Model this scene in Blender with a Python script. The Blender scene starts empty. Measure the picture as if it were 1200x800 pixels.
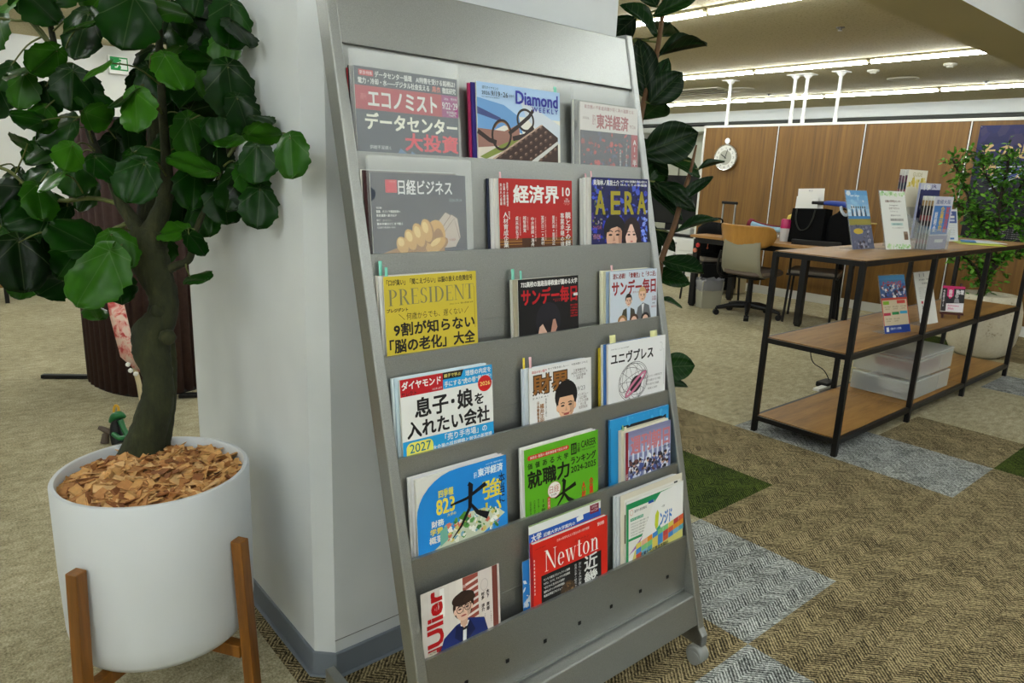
import bpy, math, random
from mathutils import Vector, Matrix
R = math.radians
random.seed(7)
scn = bpy.context.scene
COL = scn.collection

# ------------------------------------------------------------------ camera
FPX = 824.03
cF = Vector((-0.73644369, 0.63605874, -0.2303909)).normalized()
cR = Vector((0.64581797, 0.76241603, 0.04050861)).normalized()
cU = cR.cross(cF)
cC = Vector((1.31186, -2.57648, 1.19025))
cam = bpy.data.cameras.new('camera'); cam.sensor_width = 36; cam.lens = FPX / 1200 * 36
cam.clip_start = 0.02
camo = bpy.data.objects.new('camera', cam); COL.objects.link(camo)
camo.matrix_world = Matrix(((cR.x, cU.x, -cF.x, cC.x), (cR.y, cU.y, -cF.y, cC.y), (cR.z, cU.z, -cF.z, cC.z), (0, 0, 0, 1)))
scn.camera = camo

# ------------------------------------------------------------------ light and exposure
vs = scn.view_settings
scn.display_settings.display_device = 'sRGB'
vs.view_transform = 'Standard'; vs.look = 'None'; vs.gamma = 1; vs.use_curve_mapping = False
vs.exposure = 0.95
world = bpy.data.worlds.new('world'); scn.world = world; world.use_nodes = True
world.node_tree.nodes['Background'].inputs[0].default_value = (0.80, 0.9, 1.0, 1)
world.node_tree.nodes['Background'].inputs[1].default_value = 0.10
TUBE = 26.0          # radiance of the fluorescent tubes
CEIL = 2.33
# one ceiling row per entry: y, x from, x to
ROWS = [(1.68, -6.3, -0.62), (4.15, -6.3, -0.62), (6.35, -7.2, -0.62), (-0.75, -7.0, -1.2), (-3.3, -7.0, -0.9),
        (2.5, 0.5, 4.2), (0.10, 0.55, 4.2), (-2.0, 0.9, 4.2), (-3.6, 0.2, 4.2), (-5.2, 0.0, 4.2)]  # rows right of the beam: unseen, added to brighten rack, column and planter

# ------------------------------------------------------------------ geometry helpers
def ray(px, py):
    return (cF + cR * ((px - 600) / FPX) - cU * ((py - 400) / FPX))
def on_x(px, py, x): d = ray(px, py); return cC + d * ((x - cC.x) / d.x)
def on_y(px, py, y): d = ray(px, py); return cC + d * ((y - cC.y) / d.y)
def on_z(px, py, z=0.0): d = ray(px, py); return cC + d * ((z - cC.z) / d.z)
def at(px, py, depth): return cC + ray(px, py) * depth

def lin(v):
    v /= 255.0
    return v / 12.92 if v <= 0.04045 else ((v + 0.055) / 1.055) ** 2.4
def rgb(r, g, b): return (lin(r), lin(g), lin(b), 1.0)

class G:
    """collects faces with material slots, then becomes one mesh object"""
    def __init__(s): s.v = []; s.f = []; s.m = []; s.uv = {}; s.tint = {}
    def add(s, vs_, fs, m=0):
        o = len(s.v); s.v += [tuple(p) for p in vs_]
        for f in fs: s.f.append([i + o for i in f]); s.m.append(m)
        return o
    def box(s, c, d, m=0, rot=None, taper=1.0):
        x, y, z = d[0] / 2, d[1] / 2, d[2] / 2
        P = [Vector((a * x * (taper if k > 0 else 1), b * y * (taper if k > 0 else 1), k * z)) for k in (-1, 1) for b in (-1, 1) for a in (-1, 1)]
        if rot is not None: P = [rot @ p for p in P]
        c = Vector(c)
        return s.add([p + c for p in P], [(0, 2, 3, 1), (4, 5, 7, 6), (0, 1, 5, 4), (2, 6, 7, 3), (0, 4, 6, 2), (1, 3, 7, 5)], m)
    def bar(s, a, b, w, d, m=0, up=(0, 0, 1)):
        a, b = Vector(a), Vector(b); t = (b - a).normalized(); u = Vector(up)
        if abs(t.dot(u)) > .95: u = Vector((0, 1, 0))
        r = t.cross(u).normalized(); u = r.cross(t)
        P = []
        for q in (a, b):
            for i, j in ((-1, -1), (1, -1), (1, 1), (-1, 1)): P.append(q + r * (i * w / 2) + u * (j * d / 2))
        return s.add(P, [(3, 2, 1, 0), (4, 5, 6, 7), (0, 1, 5, 4), (1, 2, 6, 5), (2, 3, 7, 6), (3, 0, 4, 7)], m)
    def tube(s, pts, rad, n=10, m=0, caps=True, jit=0.0, rnd=None):
        pts = [Vector(p) for p in pts]
        if not hasattr(rad, '__len__'): rad = [rad] * len(pts)
        P = []; prev = None
        for i, p in enumerate(pts):
            t = (pts[min(i + 1, len(pts) - 1)] - pts[max(i - 1, 0)]).normalized()
            if prev is None:
                u = Vector((0, 0, 1)) if abs(t.z) < .9 else Vector((1, 0, 0))
                r = t.cross(u).normalized()
            else:
                r = (prev - t * prev.dot(t)).normalized()
            prev = r; q = t.cross(r)
            for k in range(n):
                a = 2 * math.pi * k / n
                rr = rad[i] * (1 + (jit * (rnd.random() - .5) if jit else 0))
                P.append(p + (r * math.cos(a) + q * math.sin(a)) * rr)
        F = [(i * n + k, i * n + (k + 1) % n, (i + 1) * n + (k + 1) % n, (i + 1) * n + k) for i in range(len(pts) - 1) for k in range(n)]
        if caps: F += [tuple(range(n - 1, -1, -1)), tuple((len(pts) - 1) * n + k for k in range(n))]
        return s.add(P, F, m)
    def lathe(s, prof, n=32, c=(0, 0, 0), m=0, close=False):
        c = Vector(c); P = []
        for r, z in prof:
            for k in range(n):
                a = 2 * math.pi * k / n; P.append(c + Vector((r * math.cos(a), r * math.sin(a), z)))
        F = [(i * n + k, i * n + (k + 1) % n, (i + 1) * n + (k + 1) % n, (i + 1) * n + k) for i in range(len(prof) - 1) for k in range(n)]
        if close: F += [tuple(range(n - 1, -1, -1)), tuple((len(prof) - 1) * n + k for k in range(n))]
        return s.add(P, F, m)
    def prism(s, pts, vec, m=0):
        """a closed outline pushed along vec"""
        n = len(pts); pts = [Vector(p) for p in pts]; vec = Vector(vec)
        P = pts + [p + vec for p in pts]
        return s.add(P, [tuple(range(n - 1, -1, -1)), tuple(range(n, 2 * n))] + [(i, (i + 1) % n, n + (i + 1) % n, n + i) for i in range(n)], m)
    def sheet(s, prof, vec, t, m=0):
        """a bent sheet: open profile thickened by t, pushed along vec"""
        prof = [Vector(p) for p in prof]; vec = Vector(vec); ax = vec.normalized(); off = []
        for i, p in enumerate(prof):
            d = (prof[min(i + 1, len(prof) - 1)] - prof[max(i - 1, 0)]).normalized()
            off.append(p + ax.cross(d).normalized() * t)
        return s.prism(prof + off[::-1], vec, m)

def link(name, data, parent=None):
    o = bpy.data.objects.new(name, data); COL.objects.link(o)
    if parent is not None: o.parent = parent
    return o
def build(name, g, mats, parent=None, smooth=False, bevel=0, seg=2, sub=0, loc=None, rotz=None, angle=35):
    me = bpy.data.meshes.new(name); me.from_pydata(g.v, [], g.f)
    if not isinstance(mats, (list, tuple)): mats = [mats]
    for m in mats: me.materials.append(m)
    if len(mats) > 1: me.polygons.foreach_set('material_index', g.m)
    if g.uv:
        L = me.uv_layers.new(name='leaf')
        for lp in me.loops:
            if lp.vertex_index in g.uv: L.data[lp.index].uv = g.uv[lp.vertex_index]
    if g.tint:
        A = me.attributes.new('tint', 'FLOAT', 'POINT')
        A.data.foreach_set('value', [g.tint.get(i, .5) for i in range(len(g.v))])
    me.update()
    if smooth:
        me.polygons.foreach_set('use_smooth', [True] * len(me.polygons))
        me.set_sharp_from_angle(angle=R(angle))
    o = link(name, me, parent)
    if bevel:
        b = o.modifiers.new('bevel', 'BEVEL'); b.width = bevel; b.segments = seg; b.limit_method = 'ANGLE'; b.angle_limit = R(40)
    if sub:
        b = o.modifiers.new('sub', 'SUBSURF'); b.levels = sub; b.render_levels = sub
    if loc is not None: o.location = loc
    if rotz is not None: o.rotation_euler = (0, 0, rotz)
    return o
def tag(o, label, cat, group=None, kind=None):
    if label: o['label'] = label
    if cat: o['category'] = cat
    if group: o['group'] = group
    if kind: o['kind'] = kind
    return o
def empty(name, loc, label, cat, group=None, rotz=0, rot=None):
    o = link(name, None); o.empty_display_size = .05; o.location = loc
    o.rotation_euler = rot if rot is not None else (0, 0, rotz)
    return tag(o, label, cat, group)
def struct(name, g, mats, **k):
    o = build(name, g, mats, **k); o['kind'] = 'structure'; return o
def crom(pts, n=5):
    """smooth curve through points"""
    pts = [Vector(p) for p in pts]; out = []
    for i in range(len(pts) - 1):
        p0, p1, p2, p3 = pts[max(i - 1, 0)], pts[i], pts[i + 1], pts[min(i + 2, len(pts) - 1)]
        for k in range(n):
            t = k / n
            out.append(.5 * ((2 * p1) + (p2 - p0) * t + (2 * p0 - 5 * p1 + 4 * p2 - p3) * t * t + (3 * p1 - p0 - 3 * p2 + p3) * t ** 3))
    return out + [pts[-1]]
def lerps(vals, n=5):
    out = []
    for a, b in zip(vals, vals[1:]): out += [a + (b - a) * k / n for k in range(n)]
    return out + [vals[-1]]

# ------------------------------------------------------------------ materials
MC = {}
def nodes(name):
    m = bpy.data.materials.new(name); m.use_nodes = True
    nt = m.node_tree; b = nt.nodes['Principled BSDF']
    return m, nt, b
class N:
    """tiny node-graph writer"""
    def __init__(s, nt): s.nt = nt
    def n(s, t, **k):
        x = s.nt.nodes.new(t)
        for a, v in k.items(): setattr(x, a, v)
        return x
    def l(s, a, b): s.nt.links.new(a, b)
    def math(s, op, a, b=None, c=None):
        x = s.n('ShaderNodeMath', operation=op)
        for i, v in enumerate((a, b, c)):
            if v is None: continue
            if isinstance(v, (int, float)): x.inputs[i].default_value = v
            else: s.l(v, x.inputs[i])
        return x.outputs[0]
    def coord(s, scale=(1, 1, 1), out='Object', rot=(0, 0, 0)):
        t = s.n('ShaderNodeTexCoord'); mp = s.n('ShaderNodeMapping'); mp.inputs['Scale'].default_value = scale; mp.inputs['Rotation'].default_value = rot
        s.l(t.outputs[out], mp.inputs[0]); return mp.outputs[0]
    def noise(s, vec, scale=5, detail=3, rough=.5, dist=0):
        x = s.n('ShaderNodeTexNoise'); x.inputs['Scale'].default_value = scale; x.inputs['Detail'].default_value = detail
        x.inputs['Roughness'].default_value = rough; x.inputs['Distortion'].default_value = dist
        if vec is not None: s.l(vec, x.inputs['Vector'])
        return x.outputs[0]
    def ramp(s, fac, stops, interp='LINEAR'):
        x = s.n('ShaderNodeValToRGB'); x.color_ramp.interpolation = interp
        e = x.color_ramp.elements
        while len(e) < len(stops): e.new(.5)
        for el, (p, c) in zip(e, stops): el.position = p; el.color = c if len(c) == 4 else (*c, 1)
        s.l(fac, x.inputs[0]); return x.outputs[0]
    def bump(s, h, b, strength=.2, dist=.002):
        x = s.n('ShaderNodeBump'); x.inputs['Strength'].default_value = strength; x.inputs['Distance'].default_value = dist
        s.l(h, x.inputs['Height']); s.l(x.outputs[0], b.inputs['Normal'])
def plain(name, col, rough=.5, metal=0, spec=.5, coat=0, emit=0, noise=0.0, nscale=40):
    if name in MC: return MC[name]
    m, nt, b = nodes(name); b.inputs['Base Color'].default_value = col; b.inputs['Roughness'].default_value = rough
    b.inputs['Metallic'].default_value = metal; b.inputs['Specular IOR Level'].default_value = spec; b.inputs['Coat Weight'].default_value = coat
    if emit: b.inputs['Emission Color'].default_value = col; b.inputs['Emission Strength'].default_value = emit
    if noise:
        g = N(nt); f = g.noise(g.coord(), nscale, 3)
        a = tuple(max(0, c * (1 - noise)) for c in col[:3]); d = tuple(min(1, c * (1 + noise)) for c in col[:3])
        g.l(g.ramp(f, [(.3, a), (.7, d)]), b.inputs['Base Color'])
    MC[name] = m; return m
def ink(r, g, b):
    """printed colour"""
    return plain('print_%02x%02x%02x' % (int(r), int(g), int(b)), rgb(r, g, b), rough=.42, spec=.35)

def wood(name, stops, axis=2, scale=30, stretch=.035, rough=.45, lines=0.0):
    m, nt, b = nodes(name); g = N(nt)
    sc = [1, 1, 1]; sc[axis] = stretch
    v = g.coord(tuple(sc)); n1 = g.noise(v, scale, 5, .62, .35); n2 = g.noise(v, scale * 5, 3, .6)
    f = g.math('ADD', g.math('MULTIPLY', n1, .72), g.math('MULTIPLY', n2, .28))
    g.l(g.ramp(f, stops), b.inputs['Base Color']); b.inputs['Roughness'].default_value = rough
    g.bump(n2, b, .08, .001); return m
def herringbone(name, dark, mid, light):
    m, nt, b = nodes(name); g = N(nt); t = g.n('ShaderNodeTexCoord'); sp = g.n('ShaderNodeSeparateXYZ'); g.l(t.outputs['Object'], sp.inputs[0])
    nz = g.noise(t.outputs['Object'], 60, 2, .6)
    x, y = sp.outputs[0], g.math('ADD', sp.outputs[1], g.math('MULTIPLY', g.math('SUBTRACT', nz, .5), .006))
    W = 0.040
    tri = g.math('ABSOLUTE', g.math('SUBTRACT', g.math('FRACT', g.math('DIVIDE', x, 2 * W)), .5))     # 0..0.5 zigzag
    cellx = g.math('FLOOR', g.math('DIVIDE', x, W))
    ph = g.math('ADD', g.math('DIVIDE', y, .0118), g.math('MULTIPLY', tri, 6.6))
    row = g.math('FLOOR', ph)
    st = g.math('SUBTRACT', g.math('MULTIPLY', g.math('ABSOLUTE', g.math('SUBTRACT', g.math('FRACT', ph), .5)), 2), .5)
    cv = g.n('ShaderNodeCombineXYZ'); g.l(cellx, cv.inputs[0]); g.l(row, cv.inputs[1])
    wn = g.n('ShaderNodeTexWhiteNoise', noise_dimensions='2D'); g.l(cv.outputs[0], wn.inputs['Vector'])
    n1 = g.noise(t.outputs['Object'], 120, 4, .8); n2 = g.noise(t.outputs['Object'], 330, 2, .7); n3 = g.noise(t.outputs['Object'], 7, 3)
    f = g.math('ADD', g.math('MULTIPLY', st, .55), g.math('MULTIPLY', g.math('SUBTRACT', wn.outputs[0], .5), .22))
    f = g.math('ADD', f, g.math('ADD', g.math('MULTIPLY', g.math('SUBTRACT', n1, .5), 2.0), g.math('MULTIPLY', g.math('SUBTRACT', n2, .5), .8)))
    f = g.math('ADD', g.math('ADD', f, .5), g.math('MULTIPLY', g.math('SUBTRACT', n3, .5), .35))
    g.l(g.ramp(f, [(.16, dark), (.52, mid), (.84, light)]), b.inputs['Base Color'])
    b.inputs['Roughness'].default_value = .95; b.inputs['Specular IOR Level'].default_value = .15
    g.bump(f, b, .25, .003); return m
def carpet(name, dark, mid, light):
    m, nt, b = nodes(name); g = N(nt); v = g.coord(); v2 = g.coord((1, .45, 1))
    n1 = g.noise(v, 150, 3, .75); n2 = g.noise(v2, 34, 4, .65); n3 = g.noise(v, 3, 2)
    f = g.math('ADD', g.math('MULTIPLY', n1, .62), g.math('ADD', g.math('MULTIPLY', n2, .33), g.math('MULTIPLY', n3, .12)))
    g.l(g.ramp(f, [(.36, dark), (.53, mid), (.7, light)]), b.inputs['Base Color'])
    b.inputs['Roughness'].default_value = .95; b.inputs['Specular IOR Level'].default_value = .15
    g.bump(f, b, .7, .006); return m

M_wall = plain('wall_paint', rgb(226, 228, 226), .8, spec=.2)
def wallpaper():
    m, nt, b = nodes('column_wallpaper'); g = N(nt); v = g.coord()
    n = g.noise(v, 420, 3, .6); n2 = g.noise(v, 2.2, 3, .6)
    g.l(g.ramp(n2, [(.3, rgb(202, 207, 209)), (.7, rgb(218, 222, 223))]), b.inputs['Base Color']); b.inputs['Roughness'].default_value = .75
    b.inputs['Specular IOR Level'].default_value = .25; g.bump(n, b, .25, .0015); return m
M_column = wallpaper()
M_base = plain('baseboard_vinyl', rgb(112, 120, 130), .45)
def ceil_mat():
    m, nt, b = nodes('ceiling_board'); g = N(nt); v = g.coord()
    n = g.noise(v, 55, 4, .75)
    g.l(g.ramp(n, [(.33, rgb(146, 137, 106)), (.44, rgb(186, 177, 144)), (.7, rgb(196, 187, 154))]), b.inputs['Base Color'])
    b.inputs['Roughness'].default_value = .9; b.inputs['Specular IOR Level'].default_value = .1; return m
M_ceil = ceil_mat()
M_beam = plain('beam_paint', rgb(182, 174, 140), .8, spec=.2)
M_white = plain('white_paint', rgb(236, 236, 232), .4)
M_wplas = plain('white_plastic', rgb(230, 230, 226), .35)
M_black = plain('black_metal', rgb(9, 9, 10), .42, spec=.4)
M_blackp = plain('black_plastic', rgb(9, 9, 10), .5, spec=.35)
M_dark = plain('black_fabric', rgb(7, 8, 9), .9, spec=.15, noise=.3, nscale=90)
M_steel = plain('brushed_steel', rgb(190, 190, 188), .3, metal=1)
M_panelwood = wood('walnut_laminate', [(.25, rgb(80, 52, 12)), (.5, rgb(113, 79, 25)), (.75, rgb(138, 100, 40))], 2, 26, .03, .5)
M_shelfwood = wood('oak_shelf_laminate', [(.25, rgb(96, 66, 24)), (.5, rgb(144, 104, 46)), (.78, rgb(172, 130, 66))], 1, 14, .12, .55)
M_desk = wood('desk_beech_laminate', [(.25, rgb(140, 100, 50)), (.5, rgb(160, 118, 64)), (.75, rgb(174, 132, 78))], 0, 20, .05, .4)
M_ply = wood('moulded_plywood', [(.25, rgb(150, 106, 44)), (.55, rgb(172, 124, 56)), (.8, rgb(184, 138, 70))], 2, 14, .15, .3)
M_acacia = wood('acacia_wood', [(.25, rgb(74, 42, 8)), (.5, rgb(126, 78, 20)), (.78, rgb(156, 102, 36))], 2, 28, .08, .4)
M_rack = plain('silver_grey_enamel', rgb(176, 177, 172), .36, metal=.75)
def rackmat():
    m, nt, b = nodes('silver_grey_powder_coat'); g = N(nt); n = g.noise(g.coord(), 900, 2, .6)
    g.l(g.ramp(n, [(.3, rgb(146, 148, 145)), (.7, rgb(170, 172, 168))]), b.inputs['Base Color'])
    b.inputs['Metallic'].default_value = .93; b.inputs['Roughness'].default_value = .42; return m
M_rack = rackmat()
M_tube = plain('fluorescent_tube', (.93, .98, 1.0, 1), .5, emit=TUBE)
M_paper = plain('page_edges', rgb(214, 212, 204), .8, spec=.1)
M_paper2 = plain('page_edges_cream', rgb(196, 190, 168), .8, spec=.1)
M_sheet = plain('white_paper', rgb(232, 232, 228), .6, spec=.2)
def clearmat(name, col, amt_t, rough=.25):
    """thin clear or frosted plastic film"""
    m, nt, b = nodes(name); g = N(nt)
    tr = g.n('ShaderNodeBsdfTransparent'); tr.inputs[0].default_value = (.96, .97, .97, 1)
    mx = g.n('ShaderNodeMixShader'); mx.inputs[0].default_value = amt_t
    b.inputs['Base Color'].default_value = col; b.inputs['Roughness'].default_value = rough
    g.l(b.outputs[0], mx.inputs[1]); g.l(tr.outputs[0], mx.inputs[2])
    out = [x for x in nt.nodes if x.type == 'OUTPUT_MATERIAL'][0]; g.l(mx.outputs[0], out.inputs[0]); return m
M_frost = clearmat('frosted_film', rgb(250, 252, 252), .80, .5)
M_acryl = clearmat('clear_acrylic', rgb(222, 226, 228), .82, .08)
M_box = clearmat('frosted_polypropylene', rgb(222, 226, 222), .62, .4)
M_bag = clearmat('grey_plastic_bag', rgb(150, 150, 152), .25, .2)
# ================================================================== THE SETTING
M_brown = herringbone('carpet_brown', rgb(30, 26, 15), rgb(110, 98, 70), rgb(182, 166, 126))
M_grey = herringbone('carpet_grey', rgb(40, 42, 42), rgb(124, 128, 124), rgb(206, 210, 206))
M_green = herringbone('carpet_green', rgb(6, 14, 2), rgb(44, 60, 14), rgb(92, 106, 38))
M_beige = carpet('carpet_beige', rgb(98, 92, 68), rgb(162, 154, 124), rgb(206, 198, 170))
GREY = {(-1, 1), (0, 1), (0, -2), (1, -3), (0, 5)}  # last tile: shadow by the shelf unit's far legs, put in as grey
GREEN = {(-1, -1), (1, 2), (-2, 7)}
CREAM = {(-1, -2)}
def zone(i, j):
    if (i, j) in GREY: return 2
    if (i, j) in GREEN: return 3
    if (i, j) in CREAM: return 0
    if -4 <= j <= 0 and i >= -2: return 1
    if j in (1, 2) and i >= 1: return 1
    if (i, j) == (0, 2) or (j == 3 and i >= 2): return 1
    if i >= -1 and j >= 7: return 1
    return 0
g = G()
for i in range(-16, 9):
    for j in range(-13, 18):
        a, b = i * .5, j * .5
        g.add([(a, b, 0), (a + .5, b, 0), (a + .5, b + .5, 0), (a, b + .5, 0)], [(0, 1, 2, 3)], zone(i, j))
struct('floor', g, [M_beige, M_brown, M_grey, M_green])

def slab(name, a, b, m):
    g = G(); g.box([(a[k] + b[k]) / 2 for k in range(3)], [b[k] - a[k] for k in range(3)]); return struct(name, g, m)
slab('ceiling', (-8, -6.5, CEIL), (-.3, 8.6, CEIL + .1), M_ceil)
slab('ceiling', (-.3, -6.5, CEIL), (4.5, 8.6, CEIL + .1), plain('white_ceiling_paint', rgb(222, 224, 222), .8))
g = G(); g.box((-.2975, .85, (2.1 + CEIL + .02) / 2), (.355, 14.7, CEIL + .02 - 2.1)); g.m[5] = 1; g.m[1] = 0
struct('beam', g, [M_beam, plain('white_ceiling_paint', rgb(222, 224, 222), .8)])
slab('wall_back', (-8, 8.3, 0), (4.5, 8.45, CEIL), plain('back_wall_paint', rgb(186, 188, 170), .8))
slab('wall_left', (-7.6, -6.5, 0), (-7.45, 8.3, CEIL), M_wall)
slab('wall_front', (-8, -6.6, 0), (4.5, -6.5, CEIL), M_wall)
slab('wall_right', (4.5, -6.5, 0), (4.6, 8.5, CEIL), M_wall)
slab('baseboard_left', (-7.45, -6.5, 0), (-7.435, 8.3, .07), M_base)
# the hanging bulkhead far behind the partition: white face with a dark slot below it
slab('trim_1', (-8, 7.75, 2.17), (-.48, 8.3, CEIL), plain('bulkhead_paint', rgb(214, 217, 214), .7))
slab('trim_2', (-8, 7.80, 2.13), (-.48, 8.3, 2.17), plain('dark_slot', rgb(70, 72, 66), .8))
slab('trim_3', (-8, 7.70, 2.02), (-.48, 8.3, 2.10), plain('pale_rail', rgb(190, 192, 180), .7))
g = G()
for k in range(5): g.box((-7.9 + 1.1 * k, 8.28, 1.15), (.012, .03, 1.7))
struct('trim_4', g, plain('back_wall_joint', rgb(120, 122, 108), .7))

# the white square column
g = G()
X0, X1, Y0, Y1, ch = -.885, -.045, -1.955, -1.085, .036
def ring(e, z): return [(X0 - e, Y0 - e, z), (X1 - ch, Y0 - e, z), (X1 + e, Y0 + ch, z), (X1 + e, Y1 + e, z), (X0 - e, Y1 + e, z)]
g.prism(ring(0, 0), (0, 0, CEIL))
struct('column', g, M_column)
g = G(); g.prism(ring(.006, 0), (0, 0, .066)); g.prism(ring(.014, 0), (0, 0, .006))
struct('baseboard_column', g, M_base, bevel=.003)
g = G(); g.box((X1 + .0006, (Y0 + Y1) / 2, .098), (.0012, .8, .0016))
struct('trim_5', g, plain('wallpaper_seam', rgb(120, 122, 124), .8))

# the wood-laminate partition, panels 0.92 m wide, aluminium joints, white top cap and base rail
PY, PX, PW, PT = 4.70, -3.79, .922, 1.84
g = G()
g.box((PX + 2.9, PY + .03, .96), (5.8, .06, 1.74), 0)
for k in range(1, 6):
    x = PX + PW * k
    g.box((x, PY - .001, .96), (.020, .004, 1.74), 2); g.box((x, PY - .003, .96), (.010, .004, 1.74), 1)
g.box((PX + 2.9, PY + .03, PT - .012), (5.84, .075, .026), 1)
g.box((PX + 2.9, PY + .03, .045), (5.82, .070, .09), 1)
g.box((PX - .012, PY + .03, .92), (.024, .075, 1.84), 1)
struct('wall_partition', g, [M_panelwood, plain('white_aluminium', rgb(214, 214, 208), .4), M_black])

# ceiling lights
def light_unit(x0, x1, y, label, group):
    t = empty('ceiling_light', ((x0 + x1) / 2, y, CEIL), label, 'ceiling light', group)
    L = x1 - x0
    g = G(); g.box((0, 0, -.008), (L, .062, .016)); g.box((-L / 2 + .008, 0, -.022), (.012, .06, .02)); g.box((L / 2 - .008, 0, -.022), (.012, .06, .02))
    build('housing', g, M_ceil, t, bevel=.003)
    g = G(); g.tube([(-L / 2 + .015, 0, -.03), (L / 2 - .015, 0, -.03)], .017, 12); build('tube', g, M_tube, t, smooth=True)
names = {0: 'row above the tall plant', 1: 'row in front of the wood partition', 2: 'row beyond the wood partition',
         3: 'row over the column', 4: 'row over the tree planter', 5: 'farthest added row right of the beam', 6: 'second added row right of the beam', 7: 'added row above the viewer', 8: 'first added row behind the viewer', 9: 'second added row behind the viewer'}
for ri, (y, xa, xb) in enumerate(ROWS):
    n = max(1, round((xb - xa) / 1.25)); st = (xb - xa) / n
    for k in range(n):
        light_unit(xa + st * k + .006, xa + st * (k + 1) - .006, y,
                   'ceiling tube %d from the left in the %s' % (k + 1, names[ri]), 'fluorescent ceiling tubes')

# ceiling fittings
def fitting(name, px, py, label, prof, m, cat, grp=None, parts=()):
    p = on_z(px, py, CEIL)
    t = empty(name, (p.x, p.y, CEIL), label, cat, grp)
    g = G(); g.lathe(prof, 24, close=True); build('body', g, m, t, smooth=True)
    for nm, pr, mm in parts: g = G(); g.lathe(pr, 20, close=True); build(nm, g, mm, t, smooth=True)
M_fit = plain('fitting_plastic', rgb(206, 202, 186), .5)
DOME = [(.055, 0), (.055, -.014), (.045, -.022), (.0, -.022)]
for px, py, w in ((1023.5, 82, 'above the wood partition, left of the other'), (1114, 74.5, 'close under the ceiling beam')):
    fitting('smoke_detector', px, py, 'round white smoke detector ' + w, DOME, M_fit, 'smoke detector', None, [('sensor_head', [(.03, -.02), (.026, -.034), (.0, -.036)], M_fit)])
for px, py, w in ((985, 32, 'on the ceiling between the two nearest light rows'), (1156, 95, 'on the ceiling near the beam, beyond the middle light row'), (901, 110, 'on the ceiling above the clock')):
    fitting('sprinkler_head', px, py, 'small dark sprinkler head ' + w, [(.03, 0), (.03, -.005), (.012, -.008), (.01, -.02), (.0, -.02)], plain('sprinkler_metal', rgb(110, 104, 90), .5), 'sprinkler head', 'sprinkler heads', [('deflector', [(.016, -.022), (.016, -.025), (0, -.025)], M_steel)])
for px, py, w in ((870, 104, 'left of the poles above the partition'), (1058, 92, 'right of the poles above the partition')):
    fitting('ceiling_speaker', px, py, 'round flat ceiling ring fitting ' + w, [(.15, 0), (.15, -.006), (.135, -.012), (.12, -.006), (.0, -.004)], M_fit, 'ceiling fitting')
p = on_z(815, 107, CEIL)
t = empty('air_vent', (p.x, p.y, CEIL), 'square slotted air vent in the ceiling behind the tall plant', 'air vent')
g = G(); g.box((0, 0, -.006), (1.0, .5, .012)); build('frame', g, M_fit, t, bevel=.004)
g = G()
for k in range(3): g.box((0, -.16 + .16 * k, -.014), (.85, .03, .006))
build('slot', g, plain('vent_slot', rgb(90, 84, 66), .7), t)

# white support poles from the partition cap up to the ceiling
for k, (px, w) in enumerate(((851.5, 'right above the wall clock'), (926, 'second in line from the clock'), (940, 'third in line from the clock'), (978, 'farthest from the clock'))):
    q = on_y(px, 144, PY + .03)
    t = empty('support_pole', (q.x, PY + .03, PT), 'white pole from partition top to ceiling, ' + w, 'pole', 'white poles above the partition')
    H = CEIL - PT
    g = G(); g.tube([(0, 0, .003), (0, 0, H - .01)], .017, 14); g.tube([(0, 0, .003), (0, 0, .07)], .022, 14); build('tube', g, M_white, t, smooth=True)
    g = G(); g.box((0, 0, H - .005), (.14, .14, .010)); g.lathe([(.05, H - .01), (.022, H - .045)], 14, close=True); build('ceiling_plate', g, M_white, t, bevel=.003)
    g = G(); g.tube([(0, 0, .26), (0, 0, .30)], .026, 14); g.box((-.03, 0, .28), (.03, .016, .02)); build('clamp', g, M_white, t, smooth=True)
# ================================================================== THE MAGAZINE RACK
# local frame: x along the width, -y towards the reader, z up
RW, RDF, RDD, RZ0 = .775, .04807, .17825, 1.2204
RO = Vector((.15044, -1.9556, 0)); RROT = R(89.634)
rack = empty('magazine_rack', RO, 'silver-grey metal six-tier magazine rack on castors, standing against the white column', 'magazine rack', rotz=RROT)
KF = RDF / RDD
def fy(z): return KF * (z - RZ0) - .004           # front plane of the posts
# posts
for x0 in (-.0225, RW):
    g = G()
    zt, zb = 1.535, .055
    xs = (x0, x0 + .0225)
    out = []
    prof = [(fy(zt), zt), (fy(zb), zb), (fy(zb) + .040, zb), (fy(.2) + .040, .2), (fy(zt) + .040, zt)]
    P = [(x0, y, z) for y, z in prof]
    g.prism(P, (.0225, 0, 0)); build('post', g, M_rack, rack, bevel=.003)
# header panel
g = G(); zt, zb = 1.525, 1.405
g.prism([(0, fy(zt) + .004, zt), (0, fy(zb) + .004, zb), (0, fy(zb) + .02, zb), (0, fy(zt) + .03, zt)], (RW, 0, 0))
build('header_panel', g, M_rack, rack, bevel=.002)
# tiers
PD, BELOW = .034, .139
def lipy(i): return -RDF * i
def lipz(i): return RZ0 - RDD * i
for i in range(-1, 6):
    if i < 5:
        top = (0, lipy(i), lipz(i)) if i >= 0 else (0, .062, 1.43)
        j = i + 1
        b0 = (0, lipy(j) + PD, lipz(j)); zf = lipz(j) - BELOW
        b1 = (0, lipy(j) + PD - .004, zf); fr = (0, lipy(j) - .012, zf)
        prof = [top, b0, b1, fr]
        if i >= 0: prof = [(0, lipy(i) + .0075, lipz(i) - .006), (0, lipy(i) + .0075, lipz(i))] + prof
        g = G(); g.sheet(prof, (RW, 0, 0), .0012)
        build('tier_panel' if i >= 0 else 'back_panel', g, M_rack, rack)
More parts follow.
